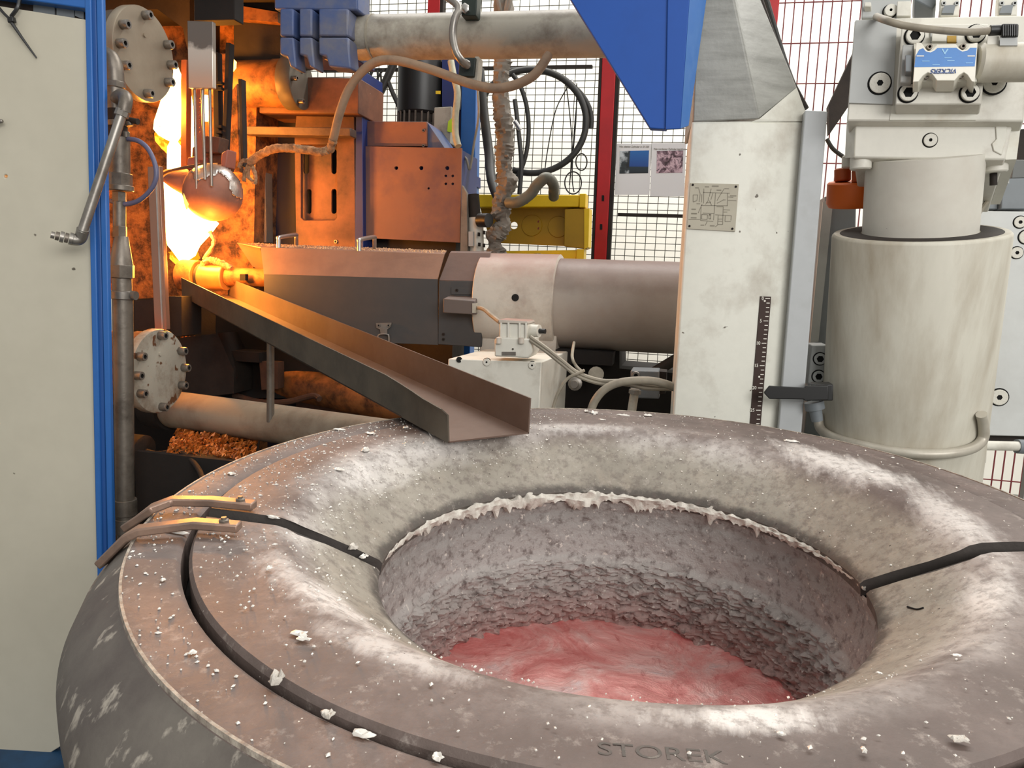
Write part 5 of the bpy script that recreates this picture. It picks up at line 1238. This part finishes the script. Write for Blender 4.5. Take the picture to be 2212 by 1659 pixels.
MB().lathe(NT_, (HT-NT_), [(0, R2n), ((HT-NT_).length+.01, R2n*1.0)], 60).build('neck', mat('neck_paint', (210, 207, 196), (186, 178, 166), 3, .45, .8, .45, spots=((80, 72, 64), 60, .78)), hy)
rv = []
for (x, y) in ((1768, 895), (1772, 925), (1800, 945), (1860, 962), (1930, 975), (2000, 981), (2060, 978), (2105, 966), (2124, 945), (2124, 915), (2120, 895)):
    d = ray(x, y); 
    # keep the pipe just outside the barrel
    best = None
    for k in range(400):
        p = CAM+d*(1.6+k*.002); a = p-HT; rad = (a-hax*a.dot(hax)).length
        if rad < R1+.014: best = p; break
    rv.append(best or CAM+d*(depth(HB)-.02))
rg = T('coolant_ring_pipe', 'pale bent pipe wrapped round the foot of the big upright cylinder', 'pipe', rv[5])
MB().tube(rv, .0125, 12, 8).build('pipe', mat('ring_pipe_paint', (186, 180, 166), (160, 150, 136), 12, rough=.4, metal=.2), rg)
MB().lathe(q(1758, 868, 2.05), q(1764, 900, 2.05)-q(1758, 868, 2.05), [(0, .024), (.02, .024), (.022, .016), (.05, .014)], 12).build('fitting', G_DARK, rg)
MB().cyl(q(2118, 962, 2.2), q(2206, 964, 2.24), .0125).build('stub_pipe', G_BLOCK, rg)
MB().cyl(q(2196, 964, 2.24), q(2230, 966, 2.25), .019).build('stub_fitting', G_DARK, rg)
# flange blocks
HY = 1.99
fb = T('flange_block', 'pale lower flange block on top of the upright cylinder', 'block', q(2010, 345, HY))
def xb(front, dxl, name, m, parent, Yf, t, bev=.004):
    """front outline with its left side turned back a little"""
    mb = MB(); plate(mb, front, Yf, t); return mb.build(name, m, parent, bev)
xb([(1847, 263), (2188, 264), (2172, 345), (1843, 341)], 0, 'block_body', G_BLOCK, fb, HY, .36)
MB().hexa([q(1825, 341, HY+.06), q(1844, 341, HY), q(1850, 338, HY+.25), q(1829, 338, HY+.25)], [q(1829, 263, HY+.06), q(1848, 263, HY), q(1852, 263, HY+.25), q(1833, 263, HY+.25)]).build('chamfer', G_BLOCK, fb)
plate(MB(), [(2184, 264), (2206, 264), (2196, 344), (2172, 345)], HY+.02, .3).build('chamfer', G_STAIN, fb)
bolt(fb, q(2009, 303, HY), YN, rp(q(2009, 303, HY), 13.5), .005, G_BLOCK, 'plug', .28, True)
def hang(x, y0, y1, r, Y): 
    a, b = q(x, y0, Y), q(x-1, y1, Y); MB().cyl(a, b, rp(a, r), n=24, bev=.003).build('bolt_head', G_BLOCK, fb)
hang(1860, 338, 367, 22, 2.02); hang(1836, 336, 363, 16, 2.2); hang(2150, 340, 373, 25, 2.05)
MB().cyl(q(2146, 373, 2.06), q(2146, 400, 2.06), .008).build('stud', DARKI, fb)
# oil drip crust on right of block
plate(MB(), [(2150, 268), (2176, 268), (2174, 300), (2164, 335), (2146, 326), (2142, 310), (2152, 300)], HY-.003, .004).build('paint_bubble', G_STAIN, fb, .002)
ub = T('valve_manifold', 'large pale manifold block carrying the blue and white valve at upper right', 'manifold', q(2020, 262, HY))
U_ = HY-.03
xb([(1846, 42), (1936, 38), (2225, 32), (2212, 262), (1829, 261)], 0, 'block_body', G_BLOCK, ub, U_, .38)
plate(MB(), [(1848, 44), (1938, 40), (1928, 225), (1834, 222)], U_-.006, .008).build('side_face', G_MID, ub)
plate(MB(), [(1926, 228), (2110, 228), (2108, 259), (1922, 259)], U_-.002, .004).build('oily_patch', G_STAIN, ub)
for (x, y, r) in ((1900, 180, 21), (2147, 179, 22)): bolt(ub, q(x, y, U_-.006), YN, rp(q(x, y, U_), r), .005, G_BLOCK, 'plug', .32, True)
V_ = U_-.05
plate(MB(), [(1948, 51), (2136, 51), (2120, 225), (1934, 226)], V_, .05).build('valve_plate', G_BLOCK, ub, .003)
vpl = [o for o in ub.children if o.name.startswith('valve_plate')][0]
for (x, y) in ((1975, 78), (2107, 74), (1961, 201), (2094, 201)): bolt(vpl, q(x, y, V_-.001), YN, rp(q(x, y, V_), 18), .008, G_BLOCK, 'cap_screw', .62, True)
plate(MB(), quad(2010, 67, 2068, 91), V_-.004, .01).build('recess_frame', G_MID, ub); plate(MB(), quad(2013, 70, 2045, 89), V_-.02, .02).build('tab', G_BLOCK, ub, .001); plate(MB(), quad(2046, 77, 2066, 90), V_-.012, .012).build('brass_tab', YELLD, ub)
va = T('directional_valve', 'white valve body with blue label and round solenoid on the manifold', 'valve', q(2042, 177, V_-.05))
W_ = V_-.055
body_pts = [(1979, 92), (1990, 92), (1998, 103), (2003, 109), (2010, 110), (2016, 106), (2024, 96), (2064, 95), (2071, 103), (2078, 108), (2088, 106), (2096, 94), (2112, 92), (2106, 177), (2099, 176), (2090, 162), (2082, 156), (2072, 162), (2062, 174), (2024, 174), (2014, 160), (2004, 156), (1994, 163), (1984, 176), (1972, 177)]
plate(MB(), body_pts, W_, .05).build('valve_body', mat('valve_white', (226, 222, 208), (206, 198, 180), 8, .5, .8, .4), va, .001)
plate(MB(), quad(1974, 94, 2110, 176), W_+.025, .03).build('valve_base', G_STAIN, va)
plate(MB(), [(1986, 107), (1994, 104), (2000, 111), (2010, 113.5), (2019, 109), (2025, 103.5), (2066, 103), (2072, 108), (2079, 111.5), (2090, 109), (2096, 103), (2110, 103), (2105.5, 143), (1975, 145), (1978, 121)], W_-.0006, .001).build('blue_label', PRINTB, va)
blb = [o for o in va.children if o.name.startswith('blue_label')][0]
for (xa, xb_) in ((1980, 1996), (2090, 2106)): plate(MB(), quad(xa, 119.5, xb_, 122), W_-.0012, .001).build('label_line', PRINTW, blb)
plate(MB(), [(2034, 106), (2041, 118), (2049, 106), (2046, 105), (2041, 113), (2037, 105)], W_-.0012, .001).build('label_emblem', mat('print_pale_blue', (150, 196, 230), None), blb)
for (xa, y) in ((2040, 124), (2046, 130), (1992, 131), (2014, 139), (2086, 135)): plate(MB(), quad(xa, y, xa+16, y+1.4), W_-.0012, .001).build('label_print', MATS['print_pale_blue'], blb)
face_text(va, 'VICKERS', q(2039.5, 153, W_-.0014), .0094, mat('print_navy', (44, 78, 140), None), 'brand_lettering', Vector((-1, 0, 0)), Vector((0, 0, -1)), 1.02, .25)
plate(MB(), quad(2016, 156.6, 2061, 158.2), W_-.0012, .001).build('lettering_bar', MATS['print_navy'], va)
for (x, y) in ((2005, 104), (2077, 103), (1998, 167), (2072, 166)): bolt(va, q(x, y, W_+.026), YN, rp(q(x, y, W_), 6), .012, IRON)
sa = q(2108, 136, W_+.035); MB().cyl(sa, sa+Vector((rp(sa, 104)*1.03, 0, .0)), rp(sa, 40), n=36, bev=.006).build('solenoid', CYLM, va)
plate(MB(), [(1950, 96), (1974, 96), (1968, 178), (1944, 178)], W_+.03, .02).build('end_cap', G_MID, va, .002); plate(MB(), quad(1955, 118, 1970, 155), W_+.01, .03).build('manual_override', G_DARK, va, .002)
plate(MB(), [(2164, 50), (2201, 50), (2200, 78), (2163, 79)], W_-.005, .04).build('plug_connector', BLACKP, va, .003)
pcn = [o for o in va.children if o.name.startswith('plug_connector')][0]
for k in range(7): plate(MB(), quad(2167+k*4.8, 52, 2169+k*4.8, 77), W_-.008, .004).build('connector_rib', BLACKP, pcn)
MB().cyl(q(2166, 65, W_+.01), q(2138, 66, W_+.01), rp(q(2150, 65, W_), 11), n=20).build('cable_gland', BLACKP, va)
plate(MB(), quad(2133, 78, 2158, 96), W_+.01, .03).build('connector_seat', G_BLOCK, va); plate(MB(), quad(2160, 80, 2198, 98), W_+.0, .05).build('connector_foot', G_MID, va)
tag(MB().tube([q(1893, 36, U_-.01), q(1915, 44, W_), q(1955, 55, W_-.01), q(2020, 64, W_-.015), q(2090, 69, W_-.01), q(2138, 66, W_+.01)], .0078, 10, 8).build('valve_cable', HOSEG), 'grey cable lying across the manifold to the black connector', 'cable')
tb_ = T('top_valve', 'pale grey valve block with round plug on top of the manifold', 'valve', q(1915, 36, HY+.02))
plate(MB(), [(1864, -30), (1968, -30), (1968, 36), (1860, 39)], HY+.02, .14).build('block_body', G_MID, tb_, .003); bolt(tb_, q(1922, 25, HY+.02), YN, rp(q(1922, 25, HY), 13), .012, G_BLOCK, 'plug', .25, True)
plate(MB(), [(1938, 2), (1968, 2), (1968, 34), (1936, 35)], HY-.0, .05).build('bracket', G_BLOCK, tb_, .002); plate(MB(), [(1868, 4), (1882, 4), (1882, 14), (1866, 14)], HY+.0, .05).build('bracket', G_BLOCK, tb_, .002)
tag(plate(MB(), [(1972, -30), (2022, -30), (2022, 8), (2014, 20), (1976, 0)], HY+.1, .12).build('coil_cover', G_DARK, None, .003), 'grey tilted coil cover behind the top valve block', 'cover')
for (xa, lab) in ((2030, 'white cable connector standing on the manifold, left of two'), (2155, 'white cable connector standing on the manifold, right of two')):
    tcn = T('cable_connector', lab, 'connector', q(xa+20, 34, HY+.06), 'connectors on the manifold')
    plate(MB(), [(xa+2, -30), (xa+44, -30), (xa+42, 34), (xa, 34)], HY+.06, .06).build('housing', G_BLOCK, tcn, .003)
    plate(MB(), [(xa+10, 12), (xa+34, 10), (xa+30, 28), (xa+4, 28)], HY+.052, .01).build('bellows', G_DARK, tcn)
    for dx_ in (8, 36): bolt(tcn, q(xa+dx_, 8, HY+.06), YN, .005, .004, G_MID)
LEAN = 0.0; SKEW = 0.0
# orange coupling and grey guide
oc = T('orange_coupling', 'orange round coupling with two studs left of the cylinder neck', 'coupling', q(1845, 443, 2.2))
oa = q(1846, 392, 2.24); MB().lathe(oa, hax, [(0, rp(oa, 52)), (.004, rp(oa, 55)), (.055, rp(oa, 55)), (.066, rp(oa, 50))], 36).build('coupling_body', ORANGE, oc)
for (x, y0, y1, r, Yk) in ((1820, 364, 392, 17, 2.24), (1861, 366, 394, 20, 2.2)): MB().cyl(q(x, y0, Yk), q(x, y1, Yk), rp(q(x, y0, Yk), r), n=20, bev=.003).build('stud_head', mat('orange_dull', (176, 84, 34), (140, 66, 30), 8), oc)
gg = T('guide_column', 'slate grey guide column left of the upright cylinder', 'guide', Vector((q(1815, 700, 2.3).x, 2.3, 0)))
stand(MB(), [(1740, 900), (1752, 740), (1782, 424), (1850, 428), (1840, 900)], 2.44, .16).build('column', G_DARK, gg, .003)
plate(MB(), [(1778, 436), (1800, 430), (1768, 738), (1750, 742)], 2.43, .01).build('column_face', G_MID, gg)
plate(MB(), [(1754, 746), (1790, 746), (1780, 832), (1744, 832)], 2.2, .1).build('bolted_plate', G_MID, gg, .003)
bpl = [o for o in gg.children if o.name.startswith('bolted_plate')][0]
for (x, y) in ((1771, 775), (1768, 813)): bolt(bpl, q(x, y, 2.2), YN, rp(q(x, y, 2.2), 12.5), .008, G_MID, 'cap_screw', .6, True)
# grey block on far right
rb = T('side_block', 'tall pale grey machine block with round plugs behind the cylinder at the right edge', 'block', Vector((q(2180, 900, 2.45).x, 2.45, 0)))
plate(MB(), [(2090, 455), (2300, 458), (2290, 945), (2100, 940)], 2.45, .4).build('block_body', mat('side_block_paint', (198, 200, 198), (176, 176, 172), 3, .5, .8, .5, spots=((90, 84, 74), 30, .79)), rb, .003)
for (x, y, r) in ((2203, 480, 12), (2196, 546, 12), (2216, 512, 14), (2158, 858, 17)): bolt(rb, q(x, y, 2.45), YN, rp(q(x, y, 2.45), r), .005, G_BLOCK, 'plug', .35, True)
plate(MB(), [(2112, 775), (2144, 775), (2136, 890), (2130, 1000), (2108, 1000)], 2.38, .02).build('side_plate', G_BLOCK, rb)
stand(MB(), [(2230, 940), (2240, 930), (2330, 930), (2320, 940)], 2.5, .03).build('foot', G_MID, rb)
plate(MB(), [(2120, 940), (2260, 942), (2256, 962), (2120, 956)], 2.48, .3).build('dark_underside', DARKI, rb)
rj = T('rear_fittings', 'grey valve fittings and dark brackets above the side block', 'fittings', q(2170, 455, 2.5))
plate(MB(), [(2112, 400), (2156, 396), (2156, 452), (2108, 452)], 2.5, .1).build('fitting_block', G_DARK, rj, .003)
plate(MB(), [(2166, 386), (2240, 384), (2240, 452), (2162, 452)], 2.48, .15).build('fitting_block', G_DARK, rj, .003)
plate(MB(), [(2110, 378), (2180, 384), (2180, 396), (2110, 392)], 2.46, .04).build('arm', G_MID, rj)
plate(MB(), [(2190, 345), (2240, 345), (2240, 384), (2184, 386)], 2.5, .1).build('fitting_block', mat('fit_mid', (96, 98, 96), None), rj, .003)
plate(MB(), [(2196, 280), (2240, 276), (2240, 345), (2200, 345)], 2.6, .1).build('dark_bracket', DARKI, rj)
tag(MB().tube([q(2154, 402, 2.3), q(2140, 425, 2.28), q(2118, 455, 2.24), q(2104, 482, 2.2)], .006, 8, 6).build('grey_cable', HOSEG), 'thin grey cable slanting behind the cylinder neck at right', 'cable')
